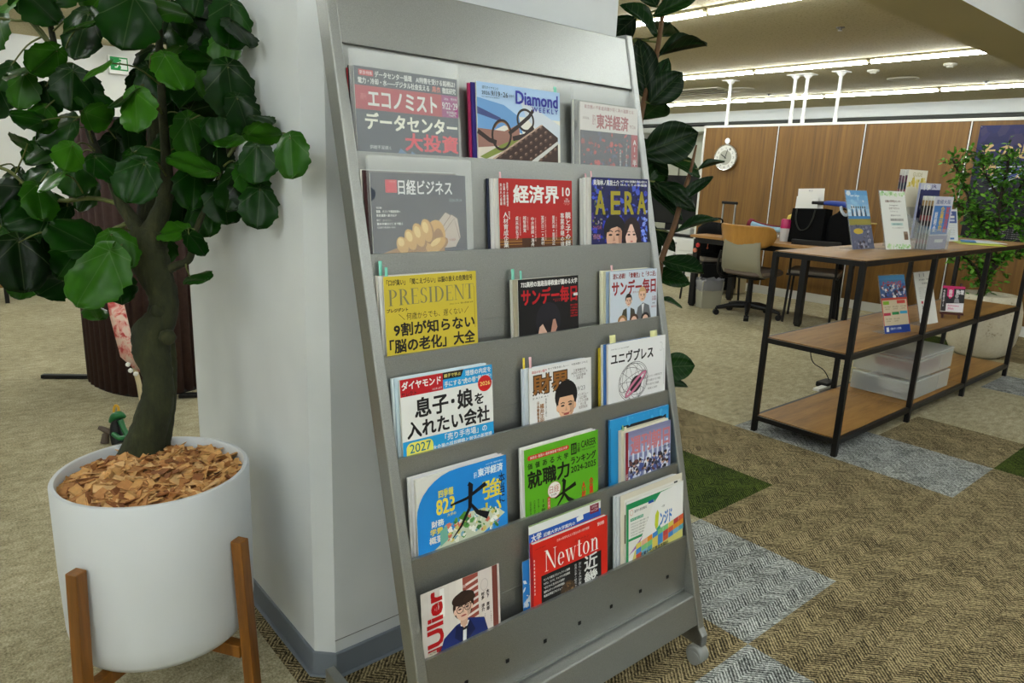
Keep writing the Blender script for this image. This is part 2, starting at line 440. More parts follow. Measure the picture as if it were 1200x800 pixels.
# lowest panel with its row of punched holes
g = G()
yb, zb = fy(.182) + .034, .182
g.sheet([(0, lipy(5) + .0075, lipz(5) - .006), (0, lipy(5) + .0075, lipz(5)), (0, lipy(5), lipz(5)), (0, yb, zb)], (RW, 0, 0), .0012)
build('front_panel', g, M_rack, rack)
for k in range(7):
    g = G(); x = .091 + .1021 * k; z = .2445; y = lipy(5) + (yb - lipy(5)) * (lipz(5) - z) / (lipz(5) - zb)
    g.box((x, y - .0008, z), (.0075, .002, .0075))
    build('punched_hole', g, plain('hole_black', rgb(8, 8, 8), .9), rack)
g = G()
g.prism([(0, fy(.183) + .003, .183), (0, fy(.11) + .003, .11), (0, fy(.11) + .05, .11), (0, fy(.183) + .05, .183)], (RW, 0, 0))
build('base_rail', g, M_rack, rack, bevel=.003)
# feet and castors
M_cast = plain('castor_grey', rgb(134, 136, 132), .35)
for s, x0 in ((0, -.0225), (1, RW)):
    g = G()
    g.prism([(x0, fy(.055), .055), (x0, fy(.055), .085), (x0, fy(.16) + .03, .16), (x0, fy(.1) + .13, .09), (x0, .13, .09), (x0, .13, .05)], (.0225, 0, 0))
    build('foot', g, M_rack, rack, bevel=.003)
    for y in (fy(.05) + .018, .10):
        g = G(); xc = x0 + .011
        g.tube([(xc, y, .066), (xc, y, .045)], .007, 10)
        pr = [(xc - .017, y + .025 * math.cos(a), .027 + .025 * math.sin(a)) for a in [2 * math.pi * k / 20 for k in range(20)]]
        g.prism([p for p in pr], (.034, 0, 0)); c = build('castor', g, M_cast, rack, smooth=True, bevel=.005)
        g = G(); pr = [(xc - .019, y + .019 * math.cos(a), .019 + .019 * math.sin(a)) for a in [2 * math.pi * k / 20 for k in range(20)]]
        g.prism(pr, (.038, 0, 0)); build('wheel', g, M_cast, c, bevel=.002)
        g = G(); g.box((xc + .0185, y - .004, .03), (.002, .014, .005)); g.box((xc + .0185, y - .004, .024), (.002, .004, .012)); build('brake_mark', g, M_blackp, c)

# ------------------------------------------------------------------ printing on covers
TXT = {}
def glyphs(s, bold, res):
    """filled outlines of a line of writing, scaled to a unit box"""
    key = (s, bold, res)
    if key in TXT: return TXT[key]
    cu = bpy.data.curves.new('t', 'FONT'); cu.body = s; cu.size = 1; cu.offset = bold; cu.resolution_u = res; cu.fill_mode = 'FRONT'
    cu.align_x = 'CENTER'
    if '\n' in s: cu.space_line = .98
    o = bpy.data.objects.new('t', cu); COL.objects.link(o)
    dg = bpy.context.evaluated_depsgraph_get(); me = bpy.data.meshes.new_from_object(o.evaluated_get(dg))
    V = [(v.co.x, v.co.y) for v in me.vertices]; F = [tuple(p.vertices) for p in me.polygons]
    bpy.data.objects.remove(o); bpy.data.curves.remove(cu); bpy.data.meshes.remove(me)
    if V:
        x0, x1 = min(v[0] for v in V), max(v[0] for v in V); y0, y1 = min(v[1] for v in V), max(v[1] for v in V)
        V = [((x - x0) / max(1e-6, x1 - x0), (y1 - y) / max(1e-6, y1 - y0)) for x, y in V]
    TXT[key] = (V, F); return V, F
# strokes of a high-contrast roman capital alphabet (unit height, own width)
def _q(x0, y0, x1, y1): return [(x0, y0), (x1, y0), (x1, y1), (x0, y1)]
def _bowl(cx, cy, rx, ry, tx, ty, a0, a1, n=18):
    o = [(cx + rx * math.cos(R(a0 + (a1 - a0) * k / n)), cy - ry * math.sin(R(a0 + (a1 - a0) * k / n))) for k in range(n + 1)]
    q = [(cx + (rx - tx) * math.cos(R(a0 + (a1 - a0) * k / n)), cy - (ry - ty) * math.sin(R(a0 + (a1 - a0) * k / n))) for k in range(n + 1)]
    return [[o[k], o[k + 1], q[k + 1], q[k]] for k in range(n)]
def _stem(x, y0=0, y1=1, t=.13): return [_q(x, y0, x + t, y1), _q(x - .07, y0, x + t + .07, y0 + .03), _q(x - .07, y1 - .03, x + t + .07, y1)]
ROMAN = {
 'P': (.62, _stem(.09) + _bowl(.24, .27, .34, .27, .13, .03, -90, 90)),
 'R': (.72, _stem(.09) + _bowl(.24, .26, .33, .26, .13, .03, -90, 90) + [[(.3, .5), (.43, .5), (.72, 1), (.57, 1)], _q(.56, .97, .76, 1)]),
 'E': (.60, _stem(.09) + [_q(.2, 0, .55, .03), [(.52, 0), (.55, 0), (.56, .2), (.54, .2)], _q(.2, .475, .44, .505), _q(.42, .4, .44, .58), _q(.2, .97, .57, 1), [(.55, .78), (.58, .78), (.58, 1), (.54, 1)]]),
 'S': (.52, _bowl(.27, .26, .22, .26, .11, .035, 30, 270) + _bowl(.25, .74, .24, .26, .12, .035, -150, 90) + [_q(.43, .02, .46, .26), _q(.03, .72, .06, .98)]),
 'I': (.34, _stem(.10)),
 'D': (.74, _stem(.09) + _bowl(.24, .5, .46, .5, .14, .03, -90, 90)),
 'N': (.78, [_q(.09, 0, .13, 1), _q(.02, .97, .22, 1), _q(0, 0, .2, .03), [(.05, 0), (.2, 0), (.70, 1), (.62, 1)], _q(.66, 0, .70, 1), _q(.58, 0, .78, .03)]),
 'T': (.64, [_q(.26, 0, .39, 1), _q(.19, .97, .46, 1), _q(.02, 0, .63, .03), [(.02, 0), (.05, 0), (.03, .24), (.01, .24)], [(.60, 0), (.63, 0), (.64, .24), (.62, .24)]]),
 'e': (.46, _bowl(.24, .68, .22, .32, .11, .03, 0, 320) + [_q(.1, .64, .44, .67)]),
 'w': (.74, [[(.04, .36), (.16, .36), (.28, 1), (.22, 1)], [(.36, .42), (.39, .36), (.28, 1), (.24, 1)], [(.32, .36), (.44, .36), (.56, 1), (.50, 1)], [(.66, .36), (.69, .36), (.55, 1), (.52, 1)], _q(0, .36, .22, .385), _q(.28, .36, .48, .385), _q(.6, .36, .74, .385)]),
 't': (.34, [_q(.11, .16, .22, .92), _q(.02, .36, .33, .39)] + _bowl(.24, .88, .13, .12, .10, .03, 180, 330)),
 'o': (.50, _bowl(.25, .68, .23, .32, .11, .025, 0, 360)),
 'n': (.56, [_q(.09, .36, .20, 1), _q(.02, .97, .27, 1), _q(.02, .36, .2, .385), _q(.40, .58, .51, 1), _q(.33, .97, .57, 1)] + _bowl(.33, .60, .18, .24, .11, .05, 0, 150)),
}
class Print:
    """flat printing laid out in millimetres from the top-left corner of a sheet w x h"""
    def __init__(s, w, h): s.w, s.h, s.it = w, h, []
    def poly(s, pts, col): s.it.append((pts, [tuple(range(len(pts)))], ink(*col))); return s
    def rect(s, x0, y0, x1, y1, col): return s.poly([(x0, y0), (x1, y0), (x1, y1), (x0, y1)], col)
    def ell(s, cx, cy, rx, ry, col, a0=0, a1=360, rot=0, n=22):
        c, d = math.cos(R(rot)), math.sin(R(rot)); P = []
        m = n if a1 - a0 >= 360 else n + 1
        for k in range(m):
            a = R(a0 + (a1 - a0) * k / n); x, y = rx * math.cos(a), ry * math.sin(a); P.append((cx + x * c - y * d, cy + x * d + y * c))
        return s.poly(P, col)
    def ring(s, cx, cy, rx, ry, t, col, a0=0, a1=360, rot=0, n=28):
        c, d = math.cos(R(rot)), math.sin(R(rot)); P = []; F = []
        for k in range(n + 1):
            a = R(a0 + (a1 - a0) * k / n)
            for q in (0, t):
                x, y = (rx - q) * math.cos(a), (ry - q) * math.sin(a); P.append((cx + x * c - y * d, cy + x * d + y * c))
        for k in range(n): F.append((2 * k, 2 * k + 2, 2 * k + 3, 2 * k + 1))
        s.it.append((P, F, ink(*col))); return s
    def line(s, pts, w, col):
        P = []; F = []
        for i, p in enumerate(pts):
            a = pts[max(i - 1, 0)]; b = pts[min(i + 1, len(pts) - 1)]; dx, dy = b[0] - a[0], b[1] - a[1]; L = math.hypot(dx, dy) or 1
            ww = w[i] if hasattr(w, '__len__') else w
            nx, ny = -dy / L * ww / 2, dx / L * ww / 2; P += [(p[0] + nx, p[1] + ny), (p[0] - nx, p[1] - ny)]
        for k in range(len(pts) - 1): F.append((2 * k, 2 * k + 2, 2 * k + 3, 2 * k + 1))
        s.it.append((P, F, ink(*col))); return s
    def text(s, t, x, y, w, h, col, bold=.0, res=2, skew=0):
        V, F = glyphs(t, 0, res); d = (bold if bold > .08 else min(bold, .03)) * h / (t.count('\n') + 1) * .9
        for k, (dx, dy) in enumerate(((-d, -d), (d, -d), (-d, d), (d, d)) if d > .05 else ((0, 0),)):       # heavier strokes
            s.it.append(([(x + d + dx + a * (w - 2 * d) + skew * (1 - b) * h, y + d + dy + b * (h - 2 * d)) for a, b in V], F, ink(*col), 1 if k == 0 else .3))
        return s
    def vtext(s, t, x, y, w, h, col, bold=.0, res=1): return s.text('\n'.join(t.replace('ー', '｜')), x, y, w, h, col, bold, res)
    def rtext(s, t, x, y, w, h, col, bold=0, res=2):
        """turned a quarter, reading upwards; box x,y,w,h as it stands on the sheet"""
        V, F = glyphs(t, 0, res); d = bold * w * .95
        for k, (dx, dy) in enumerate(((-d, -d), (d, -d), (-d, d), (d, d))):
            s.it.append(([(x + d + dx + b * (w - 2 * d), y + d + dy + (1 - a) * (h - 2 * d)) for a, b in V], F, ink(*col), 1 if k == 0 else .3))
        return s
    def roman(s, t, x, y, w, h, col, gap=.06):
        tot = sum(ROMAN[c][0] for c in t) + gap * (len(t) - 1); k = w / tot; cx = 0; P = []; F = []
        for c in t:
            for q in ROMAN[c][1]:
                o = len(P); P += [(x + (cx + a) * k, y + b * h) for a, b in q]; F.append(tuple(range(o, o + len(q))))
            cx += ROMAN[c][0] + gap
        s.it.append((P, F, ink(*col))); return s
    def scatter(s, n, x0, y0, x1, y1, cols, r0, r1, seed=1):
        rn = random.Random(seed)
        for k in range(n):
            x, y = rn.uniform(x0, x1), rn.uniform(y0, y1); a = rn.uniform(r0, r1); b = a * rn.uniform(.35, 1); t = rn.uniform(0, 180)
            m = rn.choice((4, 5, 6)); P = []
            for q in range(m):
                an = 2 * math.pi * q / m; xx, yy = a * math.cos(an), b * math.sin(an); c, d = math.cos(R(t)), math.sin(R(t))
                P.append((min(s.w - .3, max(.3, x + xx * c - yy * d)), min(s.h - .3, max(.3, y + xx * d + yy * c))))
            s.poly(P, rn.choice(cols)); s.it[-1] += (.2,)
        return s
    def grad(s, x0, y0, x1, y1, c0, c1, n=8, vert=True):
        for k in range(n):
            c = [c0[i] + (c1[i] - c0[i]) * k / (n - 1) for i in range(3)]
            if vert: s.rect(x0, y0 + (y1 - y0) * k / n, x1, y0 + (y1 - y0) * (k + 1) / n, c)
            else: s.rect(x0 + (x1 - x0) * k / n, y0, x0 + (x1 - x0) * (k + 1) / n, y1, c)
        return s
    def face(s, cx, cy, r, skin, hair, top=1.25, side=1.02, eyes=True, mouth=True, shade=.86):
        """a printed portrait: hair, head, brows, eyes, nose, mouth"""
        s.ell(cx, cy - r * .32, r * side, r * top, hair); s.ell(cx - r * .92, cy + .12 * r, r * .14, r * .26, skin); s.ell(cx + r * .92, cy + .12 * r, r * .14, r * .26, skin)
        s.ell(cx, cy, r * .88, r * 1.16, skin)
        s.ell(cx, cy - r * .72, r * .9, r * .52, hair, 180, 360)
        dk = (40, 28, 24); sh = tuple(c * shade for c in skin)
        s.poly([(cx + .3 * r, cy - .2 * r), (cx + .86 * r, cy - .3 * r), (cx + .8 * r, cy + .5 * r), (cx + .45 * r, cy + .95 * r)], sh)
        if eyes:
            for q in (-1, 1):
                s.ell(cx + q * .4 * r, cy - .02 * r, .2 * r, .075 * r, dk); s.line([(cx + q * .62 * r, cy - .2 * r), (cx + q * .4 * r, cy - .27 * r), (cx + q * .18 * r, cy - .2 * r)], .08 * r, dk)
        s.poly([(cx - .04 * r, cy + .05 * r), (cx + .1 * r, cy + .4 * r), (cx - .14 * r, cy + .42 * r)], sh)
        if mouth: s.ell(cx, cy + .68 * r, .32 * r, .08 * r, (160, 70, 66))
        return s
    def bake(s, g, ox=0, oz=None, y=0, mats=None, scale=.001, dy=.000016):
        """lay the printing on a sheet whose top-left is (ox, y, oz), facing -y; returns the list of materials"""
        mats = mats if mats is not None else []
        lay = 0
        for it in s.it:
            P, F, m = it[:3]; lay += it[3] if len(it) > 3 else 1
            if m not in mats: mats.append(m)
            mi = mats.index(m); o = len(g.v)
            g.v += [(ox + p[0] * scale, y - dy * (lay + 1), oz - p[1] * scale) for p in P]
            for f in F: g.f.append([i + o for i in f]); g.m.append(mi)
        return mats
# ================================================================== MAGAZINES
SLOPE = .10; TILT = -math.atan(SLOPE)
def rackpt(x, y, z):
    c, s = math.cos(RROT), math.sin(RROT); return Vector((RO.x + x * c - y * s, RO.y + x * s + y * c, z))
MAGGROUP = 'magazines in the silver rack'
def mag(i, x, w, vis, t, label, pr=None, front=.006, plain_col=(230, 230, 226), tabs=(), paper=None, spine=None, fold=None, lean=0.0, name='magazine', cat='magazine', group=MAGGROUP):
    """a magazine standing in tier i; x = left edge, vis = height showing above the lip, front = gap behind the lip"""
    z0 = lipz(i) - BELOW + .0022; H = vis + BELOW - .0022
    yb = lipy(i) + front - SLOPE * (BELOW - .0022)
    t_ = empty(name, rackpt(x, yb, z0), label, cat, group, rot=(TILT, lean, RROT))
    # page block with a slightly rounded back and a fanned fore-edge
    g = G(); e = .0012
    g.prism([(e, .0006, 0), (w - e, .0006, 0), (w - e * 2, t - .0006, 0), (e * 1.5, t - .0006, 0), (e * .6, t * .5, 0)], (0, 0, H - .0012))
    build('page_block', g, paper or M_paper, t_)
    # covers
    g = G(); mats = [ink(*plain_col)]
    if fold:
        fx, fz = fold                                    # the front page's top-left corner has curled back
        P = [(0, 0, 0), (w, 0, 0), (w, 0, H), (fx, 0, H)]
        for k in range(1, 8):
            a = k / 8 * math.pi / 2; P.append((fx * (1 - math.sin(a)), 0, H - fz * (1 - math.cos(a))))
        P.append((0, 0, H - fz))
        g.add(P, [tuple(range(len(P)))], 0)
    else: g.add([(0, 0, 0), (w, 0, 0), (w, 0, H), (0, 0, H)], [(0, 1, 2, 3)], 0)
    if pr is not None:
        pr.bake(g, 0, H, 0, mats)
        if fold: pass
    build('front_cover', g, mats, t_)
    g = G(); g.add([(0, t, 0), (w, t, 0), (w, t, H), (0, t, H)], [(3, 2, 1, 0)], 0)
    g.add([(0, 0, 0), (0, 0, H), (0, t, H), (0, t, 0)], [(0, 1, 2, 3)], 0)
    if spine is not None: build('spine_and_back_cover', g, ink(*spine), t_)
    for tx_, tw, th, col, dy in tabs:
        g = G(); a = tx_ + .006
        P = []
        for k in range(5):
            z = H - .012 + (th + .012) * k / 4; yy = dy + .004 * (k / 4) ** 2; P += [(tx_ + .0015 * k * .6, yy, z), (tx_ + tw + .0015 * k * .6, yy, z)]
        g.add(P, [(2 * k, 2 * k + 1, 2 * k + 3, 2 * k + 2) for k in range(4)])
        o = build('sticky_tab', g, plain('tab_%d_%d_%d' % col, rgb(*col), .6), t_, smooth=True)
        o.modifiers.new('s', 'SOLIDIFY').thickness = .0003
    return t_
MINT, PINK, LEMON, YEL = (120, 200, 180), (226, 178, 184), (222, 222, 160), (226, 200, 60)
def behind(i, x, w, vis, front0, specs, phrase):
    """back issues filed behind a front magazine: (dx, t, dvis, colour, tabs)"""
    f = front0; n = len(specs); od = ['directly', 'second', 'third', 'fourth', 'fifth']
    for k, sp in enumerate(specs):
        dx, t, dv, col = sp[:4]; tb = sp[4] if len(sp) > 4 else ()
        pos = ('right behind the ' if k == 0 else od[k] + ' behind the ') + phrase
        mag(i, max(.001, x + dx), w, vis + dv, t, 'back issue, ' + pos, None, f, col, tb, M_paper2 if k % 2 else M_paper, spine=col)
        f += t + .0009
WHT, BLK = (226, 227, 224), (24, 22, 24)

# ---- tier 1 -------------------------------------------------------
w, vis = 222, 147; P = Print(w, 285); NAVY = (46, 60, 76)
P.rect(0, 0, w, 285, NAVY); P.rect(9, 5, 38, 15, (190, 46, 60)); P.text('緊急特集', 11, 7, 25, 6, WHT)
P.text('データセンター循環　AI特需を受ける銘柄は?', 41, 5, 176, 11, WHT, .02); P.text('電力・冷却・水――デジタル社会支える', 7, 18, 150, 11, WHT, .02); P.text('黒衣', 163, 18, 20, 11, (222, 120, 110), .02); P.text('徹底研究', 186, 18, 32, 11, WHT, .02)
P.rect(0, 32, 184, 73, (176, 34, 54)); P.rect(184, 32, w, 73, (150, 40, 120)); P.text('週刊', 10, 46, 12, 10, (220, 120, 130)); P.text('エコノミスト', 25, 38, 148, 30, WHT, .035)
P.text('2026　特大号', 190, 36, 30, 5, WHT); P.text('9/22･29', 185, 45, 36, 13, WHT, .01); P.text('毎日新聞出版', 195, 61, 24, 5, WHT); P.text('760円', 200, 67, 16, 4, WHT)
P.text('データセンター', 17, 77, 202, 30, (240, 238, 222), .035); P.poly([(80, 150), (88, 137), (108, 150)], (96, 130, 170)); P.poly([(108, 150), (112, 141), (126, 150)], (96, 130, 170)); P.text('大投資', 98, 108, 122, 33, (226, 44, 70), .04)
P.text('供給不足続く', 24, 134, 44, 7, WHT)
mag(0, .008, .222, .147, .006, 'dark navy weekly with a red title band inside a frosted sleeve', P, .008, NAVY)
behind(0, .003, .22, .146, .0165, [(0, .004, .001, (60, 56, 60)), (-.001, .003, -.003, (190, 40, 50))], 'navy weekly on the top tier')

w, vis = 229, 150; P = Print(w, 289)
P.grad(0, 0, w, 60, (164, 196, 232), (176, 204, 232), 6); P.rect(0, 60, w, 289, (226, 224, 214))
P.poly([(0, 30), (70, 40), (110, 60), (120, 95), (70, 80), (0, 110)], (104, 154, 208)); P.poly([(110, 20), (229, 70), (229, 110), (180, 100), (130, 60)], (206, 214, 224)); P.poly([(0, 48), (60, 66), (64, 74), (0, 62)], (60, 74, 130))
P.poly([(0, 90), (70, 92), (110, 75), (112, 110), (50, 128), (0, 128)], (150, 108, 96)); P.poly([(0, 128), (60, 122), (150, 84), (178, 80), (60, 150), (0, 150)], (214, 206, 192))
P.poly([(4, 146), (60, 120), (120, 98), (122, 104), (66, 132), (20, 150)], (126, 140, 60))
P.line([(0, 96), (30, 112), (48, 116)], 9, (44, 28, 22)); P.line([(82, 96), (104, 82), (138, 58), (150, 44)], 8, (40, 26, 20)); P.line([(92, 106), (126, 98), (150, 78)], 10, (44, 30, 24))
P.ring(62, 100, 27, 32, 5, (40, 26, 18), rot=12); P.ring(62, 100, 22, 27, 2, (150, 100, 40), 200, 330, 12); P.ring(128, 66, 25, 24, 5, (40, 26, 18), rot=25)
P.poly([(38, 150), (176, 72), (222, 96), (222, 150)], (58, 36, 28)); P.poly([(34, 150), (172, 72), (178, 72), (42, 150)], (190, 160, 140)); P.poly([(142, 150), (220, 104), (225, 108), (160, 150)], (204, 204, 200))
for a in range(9):
    for b in range(5):
        x, y = 172 - a * 14.5 + b * 14, 79 + a * 8.0 + b * 8.6
        if y < 146 and x < 214: P.ell(x, y, 5.2, 3.6, (92, 66, 54), rot=-30, n=8); P.ell(x - 1, y - 1.4, 3, 1.5, (150, 124, 110), rot=-30, n=6)
P.text('週刊ダイヤモンド', 13, 7, 42, 6, BLK); P.text('2026.', 12, 17, 22, 7, (40, 44, 60)); P.text('9/19･26', 36, 15, 44, 10, (40, 44, 60), .01); P.text('合併号', 83, 18, 14, 5, (40, 44, 60)); P.text('昭和十五年四月十五日第三種郵便物認可', 12, 27, 46, 2.5, (70, 74, 90), 0, 1)
P.text('Diamond', 101, 8, 121, 27, (26, 30, 150), .05); P.text('W E E K L Y', 146, 37, 76, 10, (26, 30, 150), .03)
mag(0, .276, .229, .150, .007, 'business weekly picturing round tortoiseshell glasses above a laptop keyboard', P, .006, (226, 224, 214), [(.212, .009, .012, MINT, .001), (.216, .005, .014, MINT, .004)])
behind(0, .276, .226, .148, .0145, [(-.006, .004, 0, (60, 50, 130)), (-.011, .004, -.002, (176, 44, 90))], 'weekly picturing glasses and a keyboard')

w, vis = 200, 139; P = Print(w, 278); P.rect(0, 0, w, 278, (222, 216, 212)); P.text('東京圏の不動産高騰が招く次の連鎖とは', 14, 5, 170, 9, (150, 90, 90), .01, 1); P.text('週刊', 40, 26, 12, 22, (150, 60, 60)); P.text('東洋経済', 54, 22, 112, 34, (160, 66, 74), .03); P.text('2026', 8, 32, 22, 5, (120, 90, 90)); P.text('9/26', 170, 40, 22, 8, (140, 100, 100))
P.rect(0, 62, 176, 278, (40, 44, 66)); P.rect(176, 62, w, 278, (166, 26, 44)); P.scatter(90, 6, 66, 168, 140, [(150, 40, 50), (190, 60, 60), (70, 30, 50), (60, 70, 110)], 1.5, 8, 4)
P.vtext('AI・半', 181, 74, 15, 62, WHT, .02); P.vtext('データセンターが動かす', 156, 84, 5, 54, WHT); P.vtext('半導体の勝者', 134, 98, 5, 40, WHT)
mag(0, .570, .199, .139, .006, 'pale weekly with a dark red-streaked picture inside a frosted sleeve', P, .008, (222, 216, 212))
behind(0, .570, .197, .139, .0165, [(-.007, .003, .004, (70, 70, 60)), (-.010, .003, .004, (220, 220, 210))], 'pale sleeved weekly at the right of the top tier')

# ---- tier 2 -------------------------------------------------------
w, vis = 208, 144; P = Print(w, 283); DG = (44, 52, 66); P.rect(0, 0, w, 283, DG); P.rect(30, 12, 54, 35, (214, 40, 62)); P.text('NIKKEI BUSINESS', 38, 14, 14, 3, (230, 160, 170), 0, 1)
P.text('日経ビジネス', 56, 11, 120, 27, (232, 232, 232), .015); P.text('2026.09.14', 168, 44, 30, 6, (150, 156, 168)); P.text('特集', 9, 60, 12, 4, WHT); P.text('富豪、カジノで資産倍増へ', 9, 66, 50, 5, WHT, .02, 1); P.text('安定通貨へ動き出す', 9, 73, 42, 5, WHT, .02, 1); P.text('銀行・コンビニへ', 9, 82, 30, 4, WHT, 0, 1); P.text('資本市場はどこまで動く', 9, 88, 54, 5, WHT, .02, 1); P.text('公正取引委員会の視点', 9, 95, 38, 3.6, WHT, 0, 1)
for pts in ([(128, 100), (158, 70), (176, 78), (184, 120), (180, 134), (150, 134)], [(140, 110), (172, 74), (186, 82), (192, 118), (184, 130), (150, 130)], [(150, 112), (178, 82), (190, 120), (180, 136), (146, 138)]): P.poly(pts, (196, 180, 166)); P.line([pts[0], pts[1], pts[2]], 1.2, (110, 92, 84))
P.text('100', 166, 120, 14, 5, (150, 90, 80)); GOLD, GD, GL = (208, 162, 78), (158, 110, 40), (236, 204, 128)
P.poly([(16, 144), (50, 134), (120, 100), (152, 108), (154, 144)], GD); P.ell(132, 118, 24, 34, GOLD, rot=10); P.ell(140, 122, 12, 22, GD)
for cx, cy, rx, ry, ro in ((60, 130, 13, 18, -25), (78, 120, 13, 22, -22), (96, 112, 13, 25, -20), (114, 104, 13, 24, -15), (136, 132, 26, 12, -30)):
    P.ell(cx + 3, cy + 2, rx, ry, GD, rot=ro); P.ell(cx, cy, rx * .9, ry * .92, GOLD, rot=ro); P.ell(cx - 3, cy - 6, rx * .5, ry * .45, GL, rot=ro)
mag(1, .012, .208, .144, .006, 'charcoal weekly picturing a golden fist gripping banknotes, in the frosted sleeve on the second tier', P, .008, DG)
behind(1, .005, .20, .147, .0165, [(-.001, .005, 0, (58, 26, 26)), (-.004, .004, .001, (230, 228, 220))], 'charcoal weekly with the golden fist')

w, vis = 207, 142; P = Print(w, 281); RED = (176, 30, 26); P.rect(0, 0, w, 281, RED); P.grad(0, 122, w, 145, (120, 66, 22), (74, 42, 16), 5); P.line([(0, 128), (207, 128)], 1, (190, 140, 60)); P.line([(0, 134), (207, 134)], .8, (190, 140, 60)); P.rect(60, 122, 120, 140, (70, 40, 20))
P.text('経済界', 38, 12, 130, 38, WHT, .045); P.text('10', 178, 15, 24, 19, WHT, .03); P.text('2026\n特別定価', 184, 38, 16, 9, WHT); P.text('昭和四十年\n第三種', 182, 48, 20, 5, (220, 150, 140), 0, 1)
for x, y, h, t, ww in ((10, 68, 72, '人材育成企業', 13), (24, 66, 16, '特別企画', 4), (3, 10, 44, '実は人と組織', 5), (11, 10, 44, '企業の秘密術', 6), (20, 8, 48, '逆風下の挑戦経営', 5)): P.vtext(t, x, y, ww, h, WHT, .015)
for x, y, h, t, ww in ((42, 76, 48, '貞末奈名子', 9), (63, 76, 34, '越智勝寛', 9), (85, 78, 62, '中井康嗣×海舟', 9), (114, 76, 62, '冨沢日二×高村', 9), (146, 76, 62, '里見治×里見正', 9)): P.vtext(t, x, y, ww, h, WHT, .01); P.vtext('日本企業代表取締役', x + 11, y + 2, 4, h * .8, (236, 200, 196))
P.vtext('親と子の絆', 186, 68, 17, 76, WHT, .015); P.vtext('事業承継の道', 171, 70, 12, 74, WHT, .01)
mag(1, .302, .208, .142, .006, 'red business monthly with three large white title characters on the second tier', P, .006, RED)
behind(1, .302, .206, .141, .0135, [(-.005, .005, 0, (226, 222, 218), [(.014, .005, .014, PINK, .002)]), (-.010, .005, 0, (226, 224, 222)), (-.014, .004, -.001, (40, 44, 66))], 'red monthly on the second tier')

w, vis = 198, 154; P = Print(w, 293); NB = (20, 24, 84); P.rect(0, 0, w, 293, NB); P.scatter(150, 2, 8, w - 2, 150, [(30, 40, 150), (44, 60, 190), (18, 20, 70), (70, 90, 200), (16, 16, 50), (60, 40, 130)], 3, 11, 9); P.scatter(30, 2, 20, 40, 150, [(120, 130, 60), (60, 90, 70), (150, 140, 150)], 1.5, 4, 3); P.scatter(26, 160, 70, 196, 150, [(90, 120, 220), (130, 150, 230)], 3, 9, 5)
P.text('東海林ノ尾能士介', 6, 5, 88, 13, WHT, .02, 1); P.text('NCT WISH 全員集合 表紙の君たち', 98, 4, 96, 6, WHT, .02, 1); P.text('ほんとうの幸福論', 98, 12, 96, 6, WHT, .02, 1)
for x, ch in ((12, 'A'), (64, 'E'), (112, 'R'), (158, 'A')): P.text(ch, x, 30, 34, 54, (160, 148, 36), .03)
P.ell(78, 118, 38, 34, (24, 20, 24)); P.ell(76, 138, 27, 34, (212, 168, 144)); P.poly([(88, 112), (104, 116), (102, 154), (92, 154)], (184, 136, 114)); P.poly([(46, 128), (48, 106), (64, 92), (94, 90), (108, 106), (106, 126), (98, 116), (86, 112), (66, 116), (54, 124)], (24, 20, 24))
for q in (63, 88): P.ell(q, 131, 6.5, 2.4, (38, 26, 24)); P.line([(q - 9, 124), (q, 121), (q + 8, 124)], 2.4, (30, 22, 22))
P.poly([(75, 132), (80, 145), (71, 146)], (180, 132, 112)); P.ell(76, 152, 9, 2, (150, 84, 80))
P.poly([(104, 154), (108, 122), (116, 100), (134, 90), (152, 92), (168, 108), (176, 154)], (40, 26, 26)); P.ell(137, 136, 21, 29, (228, 190, 172)); P.poly([(114, 140), (116, 116), (136, 100), (128, 116), (120, 130)], (40, 26, 26)); P.poly([(136, 100), (156, 116), (162, 150), (154, 134), (146, 118)], (40, 26, 26))
for q in (128, 147): P.ell(q, 132, 5, 2.2, (44, 30, 30)); P.line([(q - 6, 126), (q, 124), (q + 6, 126)], 1.4, (70, 48, 44))
P.ell(138, 148, 5, 2, (200, 120, 116))
P.text('エイベックス 100人', 4, 108, 28, 10, (214, 120, 150), 0, 1); P.text('大特集 人生会議', 4, 128, 24, 12, (220, 150, 170), 0, 1)
mag(1, .572, .200, .152, .005, 'deep blue weekly with olive capitals over a man and a woman', P, .006, NB)
behind(1, .572, .196, .150, .0125, [(-.006, .005, .001, (224, 220, 216), [(.012, .005, .015, PINK, .002)]), (-.012, .005, 0, (220, 220, 216), [(.006, .005, .010, PINK, .002)]), (-.016, .004, -.002, (226, 224, 220))], 'deep blue weekly with the couple')

# ---- tier 3 -------------------------------------------------------
w, vis = 204, 143; P = Print(w, 282); YL = (200, 180, 56); P.rect(0, 0, w, 282, YL)
P.text('「口が臭い」「聞こえづらい」は脳の衰えの危険信号', 6, 6, 190, 11, (40, 36, 20), .02); P.roman('PRESIDENT', 8, 24, 190, 29, (124, 122, 84)); P.text('プレジデント', 4, 58, 44, 7, BLK, .03); P.text('2026.10.16  第64巻第18号', 140, 58, 56, 3.4, (60, 56, 30), 0, 1)
P.line([(28, 69), (40, 80)], .9, BLK); P.line([(174, 80), (184, 68)], .9, BLK); P.text('何歳からでも、遅くない', 44, 68, 126, 13, (40, 36, 20), 0)
P.text('9割が知らない', 16, 85, 182, 25, BLK, .035); P.text('「脳の老化」大全', 6, 114, 192, 26, BLK, .035); P.line([(199, 30), (199, 110)], .8, (120, 104, 40))
mag(2, .010, .205, .143, .007, 'yellow magazine with bold black headline at the left of the third tier', P, .006, YL)
behind(2, .010, .20, .142, .0145, [(-.004, .005, 0, (222, 222, 216), [(.012, .006, .016, MINT, .001)]), (-.0065, .005, .001, (206, 200, 190), [(.006, .007, .026, MINT, .001)]), (-.009, .004, 0, (220, 220, 214))], 'yellow magazine on the third tier')

